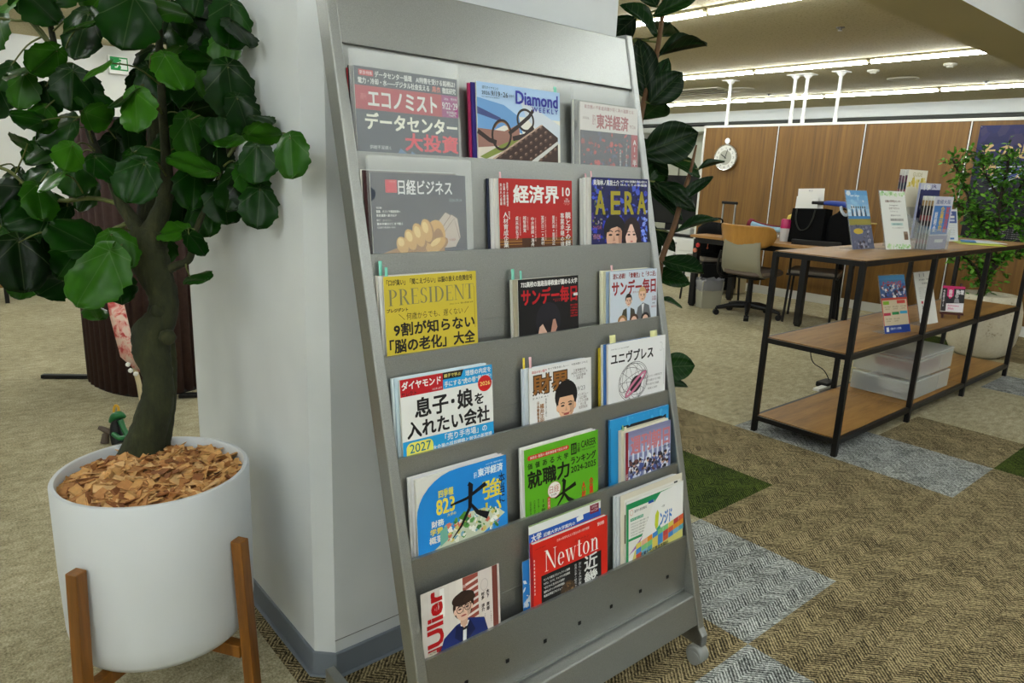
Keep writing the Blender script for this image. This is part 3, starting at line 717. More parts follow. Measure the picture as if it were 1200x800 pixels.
def sunday(P, y0, y1, col, x0=8, x1=None): P.text('サンデー毎日', x0, y0, (x1 or P.w - 4) - x0, y1 - y0, col, .055)
w, vis = 175, 118; P = Print(w, 257); BK = (16, 14, 16); P.rect(0, 0, w, 257, BK); P.text('732高校の進路指導教諭が薦める大学', 8, 5, 164, 12, (226, 224, 220), .04); sunday(P, 20, 56, (178, 16, 26)); P.text('創刊100年\n増大号', 98, 46, 26, 7, (150, 20, 26), 0, 1); P.rect(160, 38, 173, 44, WHT)
P.ell(84, 92, 36, 40, (30, 28, 38)); P.poly([(54, 118), (58, 104), (70, 96), (82, 102), (84, 118)], (206, 168, 150)); P.poly([(86, 118), (88, 92), (104, 90), (110, 108), (104, 118)], (176, 128, 112)); P.poly([(66, 96), (98, 88), (90, 118), (80, 118)], (30, 24, 28))
for k, (y, t) in enumerate(((62, '超ひも理論'), (68, '八代亜紀'), (74, '前嶋和弘'), (80, '介護と相続'), (86, '高校野球'))): P.text(t, 150, y, 22, 4.6, (170, 24, 30), .02, 1)
mag(2, .322, .175, .118, .005, 'black weekly with bold red title and half-hidden dark hair, middle of the third tier', P, .006, BK)
behind(2, .322, .172, .117, .0125, [(-.005, .005, 0, (180, 172, 150), [(.016, .006, .018, MINT, .001)]), (-.0085, .004, 0, (206, 204, 196), [(.002, .008, .022, MINT, .001)])], 'black weekly on the third tier')

w, vis = 170, 119; P = Print(w, 257); GY = (196, 206, 218); P.rect(0, 0, w, 257, GY); P.text('逆に必読！「食養生」と「タニ活」', 10, 5, 156, 13, (128, 24, 24), .04); sunday(P, 22, 58, (142, 20, 24), 6); P.text('創刊100年', 80, 50, 28, 5, (150, 60, 60), 0, 1)
P.poly([(34, 119), (46, 92), (66, 86), (86, 94), (92, 119)], (64, 62, 52)); P.poly([(58, 88), (72, 86), (70, 119), (60, 119)], (188, 206, 226)); P.face(65, 72, 11, (224, 184, 160), (36, 26, 22), 1.3, 1.1)
P.poly([(90, 119), (98, 90), (118, 80), (140, 88), (148, 119)], (104, 106, 110)); P.poly([(112, 84), (122, 82), (116, 110)], (220, 220, 222)); P.face(115, 62, 13, (226, 184, 156), (196, 160, 112), 1.3, 1.1)
for x, c in ((42, (150, 112, 70)), (84, (70, 46, 34)), (126, (34, 28, 28))): P.ell(x, 118, 16, 14, c); P.ell(x, 122, 11, 12, (222, 182, 158))
P.text('水谷豊\n伊東蘭', 150, 66, 16, 12, (150, 50, 56), 0, 1); P.text('映画', 152, 82, 10, 4, BLK, 0, 1); P.text('保阪正康', 148, 90, 18, 5, (150, 50, 56), 0, 1)
mag(2, .601, .169, .119, .005, 'pale grey-blue weekly with dark red title over several young men', P, .006, GY)
behind(2, .601, .166, .119, .0125, [(-.004, .003, 0, (150, 170, 200)), (-.007, .005, 0, (206, 202, 176), [(.022, .007, .013, PINK, .001)]), (-.013, .005, .001, (216, 214, 190))], 'pale grey-blue weekly on the third tier')

# ---- tier 4 -------------------------------------------------------
w, vis = 209, 142; P = Print(w, 281); BLU = (30, 152, 214); P.rect(0, 0, w, 281, WHT); P.rect(0, 0, 92, 32, (184, 22, 32)); P.text('ダイヤモンド', 3, 4, 85, 16, WHT, .03); P.text('セレクト', 2, 23, 32, 8, BLK, .01); P.text('2025年12月号', 68, 25, 22, 4, WHT, 0, 1)
P.rect(92, 0, w, 31, BLU); P.poly([(92, 0), (140, 0), (134, 13), (92, 13)], BLK); P.text('親子で学ぶ', 95, 3, 38, 7, (226, 210, 110), .02); P.text('理想の内定を', 144, 3, 62, 11, WHT, .02); P.text('手にする“虎の巻”最新版！', 95, 17, 111, 11, WHT, .02)
P.ell(190, 35, 17, 16, (200, 26, 30)); P.text('2026', 178, 31, 25, 8, (240, 220, 120), .01); P.text('息子･娘', 28, 38, 132, 38, BLK, .035); P.text('を', 164, 52, 22, 22, BLK, .03); P.text('入れたい会社', 10, 79, 190, 33, BLK, .035)
P.rect(0, 115, w, 281, BLU); P.text('「売り手市場」の', 92, 117, 100, 14, WHT, .015); P.text('大企業の採用戦略と就活の新常識', 64, 134, 140, 10, WHT, .015); P.ell(18, 130, 11, 11, (226, 222, 96)); P.ell(54, 130, 11, 11, (226, 222, 96)); P.rect(18, 119, 54, 145, (226, 222, 96)); P.rect(7, 130, 65, 145, (226, 222, 96)); P.text('2027', 14, 122, 46, 17, (20, 110, 130), .01)
mag(3, .0155, .209, .142, .009, 'white, red and blue job-hunting magazine at the left of the fourth tier', P, .006, WHT)
behind(3, .0155, .207, .143, .0165, [(-.004, .004, 0, (206, 226, 236)), (-.008, .005, -.001, (216, 226, 230))], 'white, red and blue job-hunting magazine')

w, vis = 183, 119; P = Print(w, 257); P.rect(0, 0, w, 257, (226, 226, 226)); BRN = (146, 96, 44); P.text('政治のない国で', 8, 7, 42, 6, (190, 40, 40), .02, 1); P.text('世べて動き出した――　中国商圏ビジネス', 53, 6, 120, 5, BLK, .01, 1)
P.text('財界', 8, 15, 109, 46, (52, 36, 22), .085); P.text('財界', 10.5, 17.5, 104, 41, BRN, .03); P.text('Z A I K A I', 8, 64, 44, 3.4, BLK); P.text('三菱電機社長\n大手町の街づくり\nトヨタ自動車\n漆間 啓', 122, 20, 50, 24, (70, 50, 50), 0, 1); P.text('9/23', 140, 60, 24, 10, (120, 120, 124), 0)
P.ell(106, 74, 34, 34, (20, 16, 18)); P.face(106, 96, 28, (226, 178, 144), (20, 16, 18), 1.2, 1.08); P.ring(106, 108, 15, 6, 1.5, (150, 60, 50), 10, 170)
P.vtext('福井正明', 28, 80, 12, 44, BRN, .03); P.vtext('日本郵船会長', 20, 74, 7, 46, BRN, .03, 1); P.vtext('商船三井と組む', 44, 70, 4, 40, BLK); P.text('インタビュー\n山口 明夫\nトップの肖像\n村上 隆\n経済同友会', 142, 76, 32, 36, (90, 60, 60), 0, 1)
mag(3, .321, .184, .119, .006, 'white magazine with two large brown characters over a smiling man, middle of the fourth tier', P, .006, (226, 226, 226))
behind(3, .321, .180, .117, .0135, [(-.0045, .004, 0, (214, 222, 230), [(.012, .007, .022, PINK, .001)]), (-.0085, .004, -.001, (206, 214, 224), [(.003, .006, .022, YEL, .001)])], 'white magazine with brown characters')

w, vis = 207, 140; P = Print(w, 279); P.rect(0, 0, w, 279, (228, 229, 230)); P.text('大学の知とともに歩む2026年秋号', 10, 12, 62, 3.4, (90, 90, 90), 0, 1); P.text('ユニヴプレス', 9, 22, 152, 28, BLK, .045); P.text('3', 186, 16, 10, 22, (180, 180, 184)); P.text('3', 187, 17, 8, 20, (228, 229, 230))
cx, cy = 88, 98
P.ring(cx, cy, 54, 46, 1.2, (70, 70, 74), rot=-18); P.ring(cx, cy, 50, 42, 1, (90, 90, 94), rot=-18)
for rx, ry, ro in ((24, 45, -18), (40, 45, -18), (52, 16, -18), (50, 32, 20)): P.ring(cx, cy, rx, ry, 1.1, (74, 74, 78), rot=ro)
for a in range(0, 360, 36): P.line([(cx, cy), (cx + 51 * math.cos(R(a)), cy + 43 * math.sin(R(a)))], .9, (80, 80, 84))
P.ell(cx + 8, cy + 8, 24, 18, (34, 30, 34), rot=-35); P.ring(cx + 8, cy + 8, 46, 11, 7, (202, 120, 150), rot=-35); P.ring(cx + 8, cy + 8, 47, 12, 1, (60, 50, 54), rot=-35)
for k, t in enumerate(('これからの研究力', '大学と社会をつなぐ対話', '学びの場をひらく図書館', '地域と大学')): P.text(t, 128 + k * 4, 92 + k * 10, 66 - k * 10, 5.4, (80, 80, 84), .01, 1)
for k in range(18): P.rect(200, 34 + k * 5, 201.2, 36.5 + k * 5, (120, 120, 124))
mag(3, .561, .207, .140, .008, 'white magazine with a line-drawn globe ringed in pink on the fourth tier', P, .006, (228, 229, 230), [(.150, .026, .014, LEMON, .001)])
behind(3, .561, .205, .137, .0155, [(-.003, .003, .001, (70, 120, 190), [(.020, .020, .018, LEMON, .001)]), (-.006, .004, 0, (226, 226, 220)), (-.010, .004, -.008, (196, 172, 40))], 'white university magazine with the globe')

# ---- tier 5 -------------------------------------------------------
w, vis = 210, 145; P = Print(w, 284); SKY = (28, 132, 212); 
P.text('東洋経済', 140, 13, 62, 17, (214, 228, 238), .03); P.text('週刊', 130, 18, 8, 12, (214, 228, 238)); P.text('2026年 臨時増刊', 160, 7, 42, 3, (214, 228, 238), 0, 1); P.text('強', 150, 40, 48, 40, (222, 204, 62), .02); P.text('い', 156, 86, 40, 26, (222, 204, 62), .02); P.vtext('本当に', 190, 34, 16, 62, (14, 22, 50), .015)
P.vtext('四季報', 62, 34, 0.1, .1, WHT) if False else None
P.text('四季報', 48, 32, 34, 16, (214, 206, 80), .03); P.text('823', 42, 50, 42, 30, (226, 206, 70), .03); P.text('大学の', 66, 82, 20, 6, (226, 206, 70), .01); P.text('財務', 30, 88, 28, 13, WHT, .03); P.text('学費', 27, 103, 28, 13, (226, 206, 70), .03); P.text('その他', 58, 103, 20, 5, (226, 206, 70)); P.text('概要', 24, 118, 32, 14, WHT, .03)
P.poly([(34, 145), (60, 132), (110, 92), (150, 94), (190, 106), (204, 118), (150, 144), (90, 145)], (196, 204, 180)); P.scatter(120, 66, 96, 188, 140, [(86, 150, 70), (226, 228, 214), (60, 120, 60), (208, 196, 110), (120, 170, 190), (200, 110, 90), (236, 236, 230)], 2, 8, 12); P.poly([(48, 142), (48, 112), (64, 104), (66, 132)], (112, 176, 160)); P.poly([(90, 98), (104, 88), (116, 92), (104, 106)], (80, 140, 50))
P.line([(74, 68), (112, 64), (158, 46)], [4, 6, 9], (12, 14, 22)); P.line([(116, 36), (122, 40), (118, 84), (96, 116), (76, 134)], [9, 11, 8, 5, 2], (12, 14, 22)); P.line([(118, 74), (136, 98), (162, 112)], [4, 9, 15], (12, 14, 22))
mag(4, .020, .211, .145, .009, 'sky blue magazine with a huge black brush-written character and curled corner', P, .007, SKY, fold=(.092, .075))
w2 = Print(206, 284); w2.rect(0, 0, 206, 284, (222, 222, 224)); w2.vtext('大学生', 16, 36, 16, 70, (50, 50, 54), .0); w2.text('本', 36, 22, 10, 14, (50, 50, 54)); w2.text('。', 56, 14, 5, 5, (50, 50, 54))
mag(4, .017, .210, .1455, .003, 'white sheet-like magazine showing beneath the curled corner of the sky blue special', w2, .0168, (222, 222, 224))
behind(4, .017, .208, .146, .0208, [(-.004, .004, -.0005, (226, 226, 224))], 'white page under the sky blue special')

w, vis = 217, 143; P = Print(w, 282); GR = (92, 172, 30); P.rect(0, 0, w, 282, GR); DK = (16, 22, 12); P.ell(14, 20, 5, 5, (200, 50, 30)); P.rect(14, 15, 122, 25, (200, 50, 30)); P.ell(122, 20, 5, 5, (200, 50, 30)); P.text('高校生･進路の 最新偏差値で知る大学', 16, 17, 106, 6, WHT, .01, 1)
P.rect(133, 15, 150, 40, DK); P.text('日本\n経済', 135, 18, 13, 19, GR, .01, 1); P.text('日\n経', 152, 18, 9, 20, DK, .02); P.text('CAREER', 164, 15, 46, 16, DK, .02); P.text('MAGAZINE', 166, 34, 42, 4, DK, 0, 1)
for k, c in enumerate('価値ある大学'): P.text(c, 9 + k * 20.5, 31, 13, 13, DK, .02)
P.text('就職力', 8, 48, 120, 38, DK, .055); P.text('ランキング', 132, 44, 78, 18, DK, .03); P.text('2024-2025', 132, 66, 78, 14, DK, .02); P.ell(82, 104, 19, 18, (228, 226, 220)); P.ring(82, 104, 19, 18, 1, (190, 120, 110)); P.text('日経', 68, 94, 28, 16, (196, 104, 96)); P.text('HR', 74, 112, 16, 5, (150, 130, 130), 0, 1)
P.line([(84, 124), (110, 116), (146, 106)], [3, 6, 10], DK); P.line([(106, 88), (112, 92), (108, 124), (88, 145)], [8, 10, 7, 3], DK); P.line([(110, 118), (122, 134), (138, 146)], [4, 8, 12], DK)
P.vtext('人材', 164, 108, 13, 38, (206, 50, 30), .025); P.vtext('企業', 188, 104, 13, 38, (206, 50, 30), .025); P.rect(62, 116, 70, 146, (200, 50, 30)); P.vtext('本誌独占', 63.5, 118, 5, 28, WHT, 0); P.vtext('10年', 44, 116, 12, 30, DK, .02)
for x, t in ((12, '就職支援手厚い'), (23, '大学教育改革の'), (34, '有名企業への道')): P.vtext(t, x, 112, 5, 34, DK, .01)
mag(4, .277, .216, .143, .008, 'bright green university ranking magazine in the middle of the fifth tier', P, .006, GR, spine=(222, 224, 216))
behind(4, .277, .213, .145, .0146, [(-.0035, .004, 0, (232, 232, 228))], 'bright green ranking magazine')

w, vis = 168, 116; P = Print(w, 257); P.rect(0, 0, w, 257, (120, 128, 170)); P.grad(0, 0, w, 60, (126, 130, 168), (150, 160, 200), 6)
for k in range(9): P.rect(6 + k * 18, 44, 13 + k * 18, 84, (206, 216, 232))
P.text('週刊朝日', 18, 13, 146, 46, (196, 120, 128), .05); P.scatter(160, 12, 72, 164, 116, [(206, 214, 232), (40, 44, 70), (70, 86, 150), (228, 230, 236), (96, 60, 60), (28, 28, 44)], 3, 9, 15)
for k, (x, y) in enumerate(((30, 84), (52, 78), (80, 82), (104, 76), (126, 82), (148, 78), (40, 100), (70, 98), (98, 96), (136, 98), (154, 102))): P.ell(x, y, 4.4, 5.4, (208, 168, 146), n=10); P.ell(x, y - 3, 4.8, 3.6, (34, 26, 30), n=10)
P.text('1960', 136, 60, 24, 5, BLK, .01); P.rect(0, 0, 9, 257, (140, 24, 40)); P.text('最終号', 1, 100, 7, 14, WHT, 0, 1)
mag(4, .586, .168, .116, .006, 'weekly with a pink title over a crowd scene on the fifth tier', P, .006, (120, 128, 170))
mag(4, .579, .172, .119, .009, 'thick cream-edged magazine tucked behind the weekly with the crowd scene', None, .0125, (222, 214, 190), [(.004, .004, .012, (140, 190, 130), .0), (.012, .008, .006, (226, 222, 190), .001)], M_paper2, spine=(222, 214, 190))
P = Print(215, 287); CY = (36, 146, 208); P.rect(0, 0, 215, 287, CY); P.rect(40, 22, 205, 60, (26, 28, 34)); P.scatter(16, 8, 4, 205, 20, [(70, 170, 220), (50, 150, 210)], 4, 10, 2)
for k in range(36): P.rect(1, 20 + k * 3.6, 3.2, 22 + k * 3.6, (16, 60, 100))
mag(4, .551, .215, .147, .005, 'cyan blue book standing at the back, right end of the fifth tier', P, .0223, CY, spine=(28, 110, 170))

# ---- tier 6 -------------------------------------------------------
w, vis = 180, 126; P = Print(w, 265); P.rect(0, 0, w, 265, (214, 206, 198)); P.grad(0, 0, 92, 130, (196, 190, 184), (222, 216, 208), 6, False); P.rect(92, 0, 128, 130, (150, 74, 62)); P.rect(128, 0, 162, 130, (216, 206, 200)); P.rect(162, 0, 175, 130, (120, 62, 54)); P.rect(175, 0, 180, 130, (206, 196, 190))
for k in range(9): P.poly([(98, 14 + k * 13), (128, 8 + k * 13), (128, 13 + k * 13), (98, 19 + k * 13)], (220, 206, 200)); P.poly([(92, 14 + k * 13), (99, 15 + k * 13), (99, 21 + k * 13), (92, 20 + k * 13)], (190, 150, 140))
P.rect(40, 4, 50, 60, (232, 230, 226)); P.rtext('Ulier', 10, 4, 36, 108, (176, 14, 22), .05); P.rect(10, 115, 40, 124, (160, 14, 20)); P.poly([(40, 115), (47, 119), (44, 127), (30, 127)], (120, 14, 20))
JK, JD = (26, 42, 104), (16, 26, 70); P.poly([(36, 130), (46, 104), (74, 88), (104, 84), (140, 96), (150, 130)], JK); P.poly([(84, 90), (104, 88), (100, 130), (88, 130)], (226, 228, 232)); P.poly([(74, 90), (90, 96), (88, 130), (70, 112)], JD); P.poly([(106, 86), (98, 100), (96, 130), (118, 112)], JD); P.rect(88, 98, 101, 104, (34, 34, 40)); P.poly([(84, 76), (102, 76), (100, 94), (92, 100), (84, 90)], (206, 166, 144))
P.face(92, 60, 21, (226, 188, 166), (48, 32, 26), 1.35, 1.15); P.ell(92, 40, 26, 14, (48, 32, 26)); P.ell(106, 44, 14, 8, (56, 38, 30)); P.ring(84, 60, 8, 8, 1.3, (50, 40, 36)); P.ring(102, 59, 8, 8, 1.3, (50, 40, 36)); P.line([(92, 59), (94, 59)], 1.3, (50, 40, 36))
P.vtext('木下 斉郎', 146, 42, 8, 44, (50, 40, 40), .03, 1); P.vtext('村多 洋介', 134, 44, 8, 40, (50, 40, 40), .03, 1); P.vtext('インタビュー', 155, 90, 3.4, 26, (70, 60, 60)); P.vtext('フライヤー代表', 140, 90, 3.4, 30, (70, 60, 60)); P.ring(142, 30, 9, 12, .8, (180, 170, 166)); P.rect(10, 118, 28, 126, (200, 196, 176)); P.text('TAKE FREE', 11, 119, 16, 4, BLK, 0, 1)
mag(5, .001, .180, .126, .003, 'magazine showing a man in glasses and navy jacket on the lowest tier', P, .006, (214, 206, 198))

w, vis = 222, 136; P = Print(w, 280); NR = (208, 36, 22); P.rect(0, 0, w, 280, NR); P.text('日本の科学を支える国立大学の研究機関', 68, 9, 96, 6, (240, 200, 190), .01, 1); P.text('別冊', 190, 9, 22, 8, WHT, .01); P.text('ニュートン', 120, 26, 44, 6, (80, 10, 10), .0); P.text('2025年10月号 最新研究', 6, 12, 30, 2.6, (90, 16, 12), 0, 1); P.roman('Newton', 32, 24, 160, 46, (240, 238, 232))
P.rect(22, 76, 202, 280, (18, 18, 20)); P.text('近', 148, 74, 42, 36, WHT, .02); P.text('畿', 148, 112, 42, 30, WHT, .02); P.vtext('おもしろ大学教養', 130, 82, 9, 60, (214, 214, 214)); P.vtext('世界水準の研究から', 118, 82, 7, 60, (214, 214, 214))
for k, t in enumerate(('マンモス復活プロジェクトに挑戦', 'マグロ、ウナギ、チョウザメ完全養殖', '“ゼロ”から生まれた技術！', '強靭なロケット作る研究施設', '核融合実証プロジェクト')): P.text(t, 28, 84 + k * 9, 76 - (k > 1) * 16, 5.6, (224, 224, 222), .015, 1)
P.ell(98, 136, 22, 24, (70, 52, 36)); P.scatter(40, 80, 116, 116, 142, [(110, 84, 52), (60, 44, 30), (140, 110, 70), (40, 30, 22)], 1.5, 4, 8); P.ell(60, 146, 18, 6, (170, 160, 140))
for k in range(10): P.rect(2, 34 + k * 8, 4.5, 39 + k * 8, (226, 200, 190))
mag(5, .269, .222, .136, .009, 'red science magazine with a large white roman title over black, middle of the lowest tier', P, .006, NR, spine=(190, 30, 22))
P = Print(212, 312); P.rect(0, 0, 212, 312, (224, 226, 224)); P.rect(0, 20, 212, 70, (26, 84, 176)); P.text('近畿大学大学案内の', 40, 27, 92, 9, WHT, .02, 1); P.text('大学', 6, 22, 28, 16, WHT, .03); P.poly([(136, 22), (156, 18), (158, 30), (138, 32)], WHT); P.rect(178, 6, 206, 26, (130, 30, 60)); P.text('2026\nvol.20', 181, 8, 22, 14, (230, 210, 214), 0, 1); P.rect(0, 0, 212, 3, (150, 176, 120))
mag(5, .268, .212, .172, .003, 'white and blue guide standing taller behind the red science magazine', P, .0158, (224, 226, 224))
P = Print(205, 250); P.rect(0, 0, 205, 250, (40, 130, 210)); P.scatter(14, 2, 46, 30, 100, [(220, 228, 236), (190, 210, 232)], 4, 9, 5)
mag(5, .252, .205, .098, .003, 'low blue cloud-covered booklet peeking out left of the red science magazine', P, .0196, (40, 130, 210))

w, vis = 211, 148; P = Print(w, 287); PW = (226, 226, 220); P.rect(0, 0, w, 287, PW); GN = (24, 140, 84)
P.poly([(0, 6), (170, 6), (120, 30), (8, 40), (8, 148), (0, 148)], GN); P.rect(8, 20, 100, 100, PW); P.ring(18, 30, 6, 7, 1, (210, 130, 110)); P.text('進学の総合案内', 28, 26, 44, 7, (80, 80, 80), .01, 1); P.rect(78, 18, 98, 25, (30, 80, 160)); P.rect(102, 16, 122, 23, (30, 140, 110)); P.rect(14, 44, 60, 51, (60, 160, 120)); P.text('学びを深める学部', 16, 45, 42, 5, WHT, 0, 1)
for k in range(6): P.text('大学生活に役立つ情報が満載の一冊です', 16, 56 + k * 7, 70 - k * 2, 4, (100, 100, 100), 0, 1)
P.rect(8, 92, 80, 98, GN); P.poly([(96, 30), (124, 8), (211, 4), (211, 96), (60, 112), (30, 130), (60, 90)], (230, 230, 228)); P.poly([(8, 132), (60, 96), (70, 84), (40, 120)], (160, 110, 180))
P.text('ンジド', 122, 58, 46, 34, (30, 110, 190), .05); P.poly([(104, 60), (112, 48), (118, 58), (114, 92), (106, 96), (102, 84)], (190, 200, 50)); P.poly([(108, 96), (122, 88), (126, 108), (112, 112)], (40, 160, 120)); P.text('一橋学', 126, 42, 14, 6, (80, 80, 80), 0, 1); P.text('保存版', 124, 96, 28, 5, (60, 60, 60), .01, 1)
cols = [(222, 140, 40), (110, 170, 200), (206, 90, 60), (214, 196, 90), (90, 160, 180), (226, 170, 140), (190, 70, 70), (120, 190, 120), (60, 130, 200)]
rn = random.Random(3)
P.poly([(20, 150), (30, 126), (110, 112), (211, 94), (211, 150)], (206, 200, 110))
for k in range(9):
    for j in range(3): x, y = 34 + k * 20, 124 - k * 3 + j * 13 - 12; P.poly([(x, y), (x + 19, y - 3), (x + 19, y + 10), (x, y + 13)], rn.choice(cols))
P.text('先輩たちの徹底体験記', 50, 138, 104, 9, (40, 40, 40), .02)
mag(5, .555, .212, .147, .004, 'white and green guide with colourful squares on the lowest tier', P, .006, PW)
P = Print(228, 300); P.rect(0, 0, 228, 300, (214, 208, 190)); P.rect(14, 14, 222, 300, (224, 222, 214)); P.line([(20, 40), (210, 22)], .8, (110, 110, 104)); P.rect(196, 16, 210, 26, (60, 60, 60)); P.rect(186, 20, 192, 26, (150, 190, 220)); P.rect(14, 50, 24, 120, (90, 86, 70)); P.text('お知らせ', 60, 44, 20, 6, (150, 180, 190), 0, 1)
mag(5, .540, .226, .165, .003, 'beige covered booklet standing taller behind the white and green student guide', P, .0108, (214, 208, 190))
behind(5, .534, .22, .163, .0148, [(0, .004, 0, (214, 218, 222)), (-.005, .004, 0, (206, 212, 216))], 'beige booklet at the right of the lowest tier')

# ---- frosted film sleeves with a thumb notch -----------------------
def sleeve(i, x, w, vis, front, label, notch, depth=.0085):
    z0 = lipz(i) - BELOW + .0012; H = vis + BELOW
    yb = lipy(i) + front - SLOPE * BELOW
    t = empty('plastic_sleeve', rackpt(x, yb, z0), label, 'plastic sleeve', 'frosted plastic sleeves', rot=(TILT, 0, RROT))
    side, nz = notch; r = .012
    def outline(y, cut):
        P = [(0, y, 0), (w, y, 0)]
        arc = [(-r * math.sin(a), r * -math.cos(a)) for a in [math.pi * k / 10 for k in range(11)]]
        if cut and side == 'r': P += [(w + dx, y, nz + dz) for dx, dz in arc]
        P += [(w, y, H - .004), (w - .004, y, H), (.004, y, H), (0, y, H - .004)]
        if cut and side == 'l': P += [(-dx, y, nz - dz) for dx, dz in arc]
        return P
    g = G(); P = outline(0, True); g.add(P, [tuple(range(len(P)))]); build('front_film', g, M_frost, t)
    g = G(); P = outline(depth, False); g.add(P, [tuple(range(len(P)))])
    s = 0 if side == 'r' else w
    g.add([(s, 0, 0), (s, 0, H), (s, depth, H), (s, depth, 0)], [(0, 1, 2, 3)]); build('back_film', g, M_frost, t)
sleeve(0, .003, .231, .175, .0068, 'frosted plastic sleeve over the navy weekly, left of the top tier', ('r', BELOW + .085))
sleeve(0, .548, .225, .175, .0068, 'frosted plastic sleeve over the pale weekly, right of the top tier', ('l', BELOW + .085))
sleeve(1, .009, .226, .173, .0068, 'frosted plastic sleeve over the charcoal weekly with the golden fist', ('l', BELOW + .105))
# ================================================================== PLANTS
def leafmat(name, dark, mid, light, rough=.32, vein=(.5, .62, .32), kind='radial', spec=.15):
    m, nt, b = nodes(name); g = N(nt)
    u = g.n('ShaderNodeUVMap'); u.uv_map = 'leaf'; sp = g.n('ShaderNodeSeparateXYZ'); g.l(u.outputs[0], sp.inputs[0])
    a = g.n('ShaderNodeAttribute'); a.attribute_name = 'tint'
    n = g.noise(g.coord(), 22, 2); f = g.math('ADD', g.math('MULTIPLY', a.outputs['Fac'], .75), g.math('MULTIPLY', n, .3))
    base = g.ramp(f, [(.15, dark), (.5, mid), (.92, light)])
    x, y = sp.outputs[0], sp.outputs[1]
    if kind == 'radial':
        an = g.math('ARCTAN2', x, g.math('ADD', y, .02)); q = g.math('ABSOLUTE', g.math('SUBTRACT', g.math('FRACT', g.math('ADD', g.math('MULTIPLY', an, 1.3), .5)), .5))
        rr = g.math('SQRT', g.math('ADD', g.math('MULTIPLY', x, x), g.math('MULTIPLY', y, y)))
        v = g.math('LESS_THAN', g.math('MULTIPLY', q, rr), .011)
    else:
        q = g.math('ABSOLUTE', g.math('SUBTRACT', g.math('FRACT', g.math('MULTIPLY', g.math('SUBTRACT', y, g.math('MULTIPLY', g.math('ABSOLUTE', x), .7)), 6.5)), .5))
        v = g.math('MAXIMUM', g.math('LESS_THAN', q, .045), g.math('LESS_THAN', g.math('ABSOLUTE', x), .014))
    mx = g.n('ShaderNodeMix', data_type='RGBA'); g.l(g.math('MULTIPLY', v, .12), mx.inputs[0]); g.l(base, mx.inputs[6]); mx.inputs[7].default_value = (*[c * .5 for c in vein], 1)
    g.l(mx.outputs[2], b.inputs['Base Color']); b.inputs['Roughness'].default_value = rough; b.inputs['Specular IOR Level'].default_value = spec
    b.inputs['Subsurface Weight'].default_value = 0
    g.bump(v, b, .06, .0005)
    return m
def leaf(g, base, d, nrm, L, Wd, rnd, shape='round', cup=.12, wave=.05, tint=.5, fold=0.0):
    """one leaf blade as a curved grid from its base along d; nrm = upper side"""
    d = d.normalized(); nrm = (nrm - d * nrm.dot(d)).normalized(); s = d.cross(nrm)
    nl, nw = (18, 8) if shape == 'round' else (10, 8) if shape == 'fiddle' else (4, 2)
    ph = rnd.random() * 6.28; o = len(g.v); droop = rnd.uniform(.02, .14)
    for i in range(nl + 1):
        t = i / nl
        for j in range(nw + 1):
            q = j / nw * 2 - 1
            if shape == 'round':      # broad, heart-notched, scalloped rim
                a = math.pi * (1 - t); hw = math.sqrt(max(0, 1 - (2 * t - 1) ** 2)) * (.5 + .03 * math.sin(a * 7))
                tt = t - (.10 * (abs(q) ** 1.5) * (1 - t) ** 2 * 2.0) + .018 * math.sin(q * 9 + ph) * t
                if abs(q) > .99: hw *= 1 + .045 * math.sin(i * 2.4 + ph)
                elif abs(q) > .7: hw *= 1.02
                x, y = q * hw, tt
            elif shape == 'fiddle':   # obovate, broad towards the tip
                hw = .5 * (math.sin(math.pi * min(1, t ** .8) ** 1.0) ** .75) * (.55 + .62 * t); hw = max(0, hw)
                x, y = q * hw, t
            else:
                hw = .5 * math.sin(math.pi * t) ** .8; x, y = q * hw, t
            z = cup * x * x * 2 - droop * t * t + wave * math.sin(t * 7 + ph) * abs(q) ** 1.5 * .5 + fold * abs(x) + .03 * math.sin(q * 6 + ph)
            g.v.append(tuple(base + s * (x * Wd) + d * (y * L) + nrm * (z * L))); k = len(g.v) - 1
            g.uv[k] = (x, y); g.tint[k] = tint
    for i in range(nl):
        for j in range(nw):
            a = o + i * (nw + 1) + j; g.f.append([a, a + 1, a + nw + 2, a + nw + 1]); g.m.append(0)

def imgdir(px, py, ang):
    """a direction across the view at an angle: 0 right, 90 down"""
    return cR * math.cos(R(ang)) - cU * math.sin(R(ang))
# ---- planter -------------------------------------------------------
PR, PZ0, PZ1 = .195, .152, .535
pc = Vector((-.270, -2.229, 0))
tree = empty('potted_tree', pc, 'leafy round-leaved tree in a white cylindrical planter left of the column', 'potted tree')
g = G()
g.lathe([(0, PZ0), (PR * .80, PZ0), (PR * .90, PZ0 + .006), (PR * .955, PZ0 + .022), (PR * .985, PZ0 + .06), (PR, PZ0 + .2), (PR, PZ1 - .004), (PR - .003, PZ1), (PR - .010, PZ1), (PR - .013, PZ1 - .004), (PR - .013, PZ1 - .09), (0, PZ1 - .09)], 72)
build('planter', g, plain('matte_white_ceramic', rgb(206, 210, 213), .5, spec=.4), tree, smooth=True, angle=50)
g = G(); g.lathe([(PR - .014, PZ1 - .038), (PR * .5, PZ1 - .020), (0, PZ1 - .016)], 32); build('soil', g, plain('dark_bark_soil', rgb(74, 46, 24), .9, noise=.4), tree)
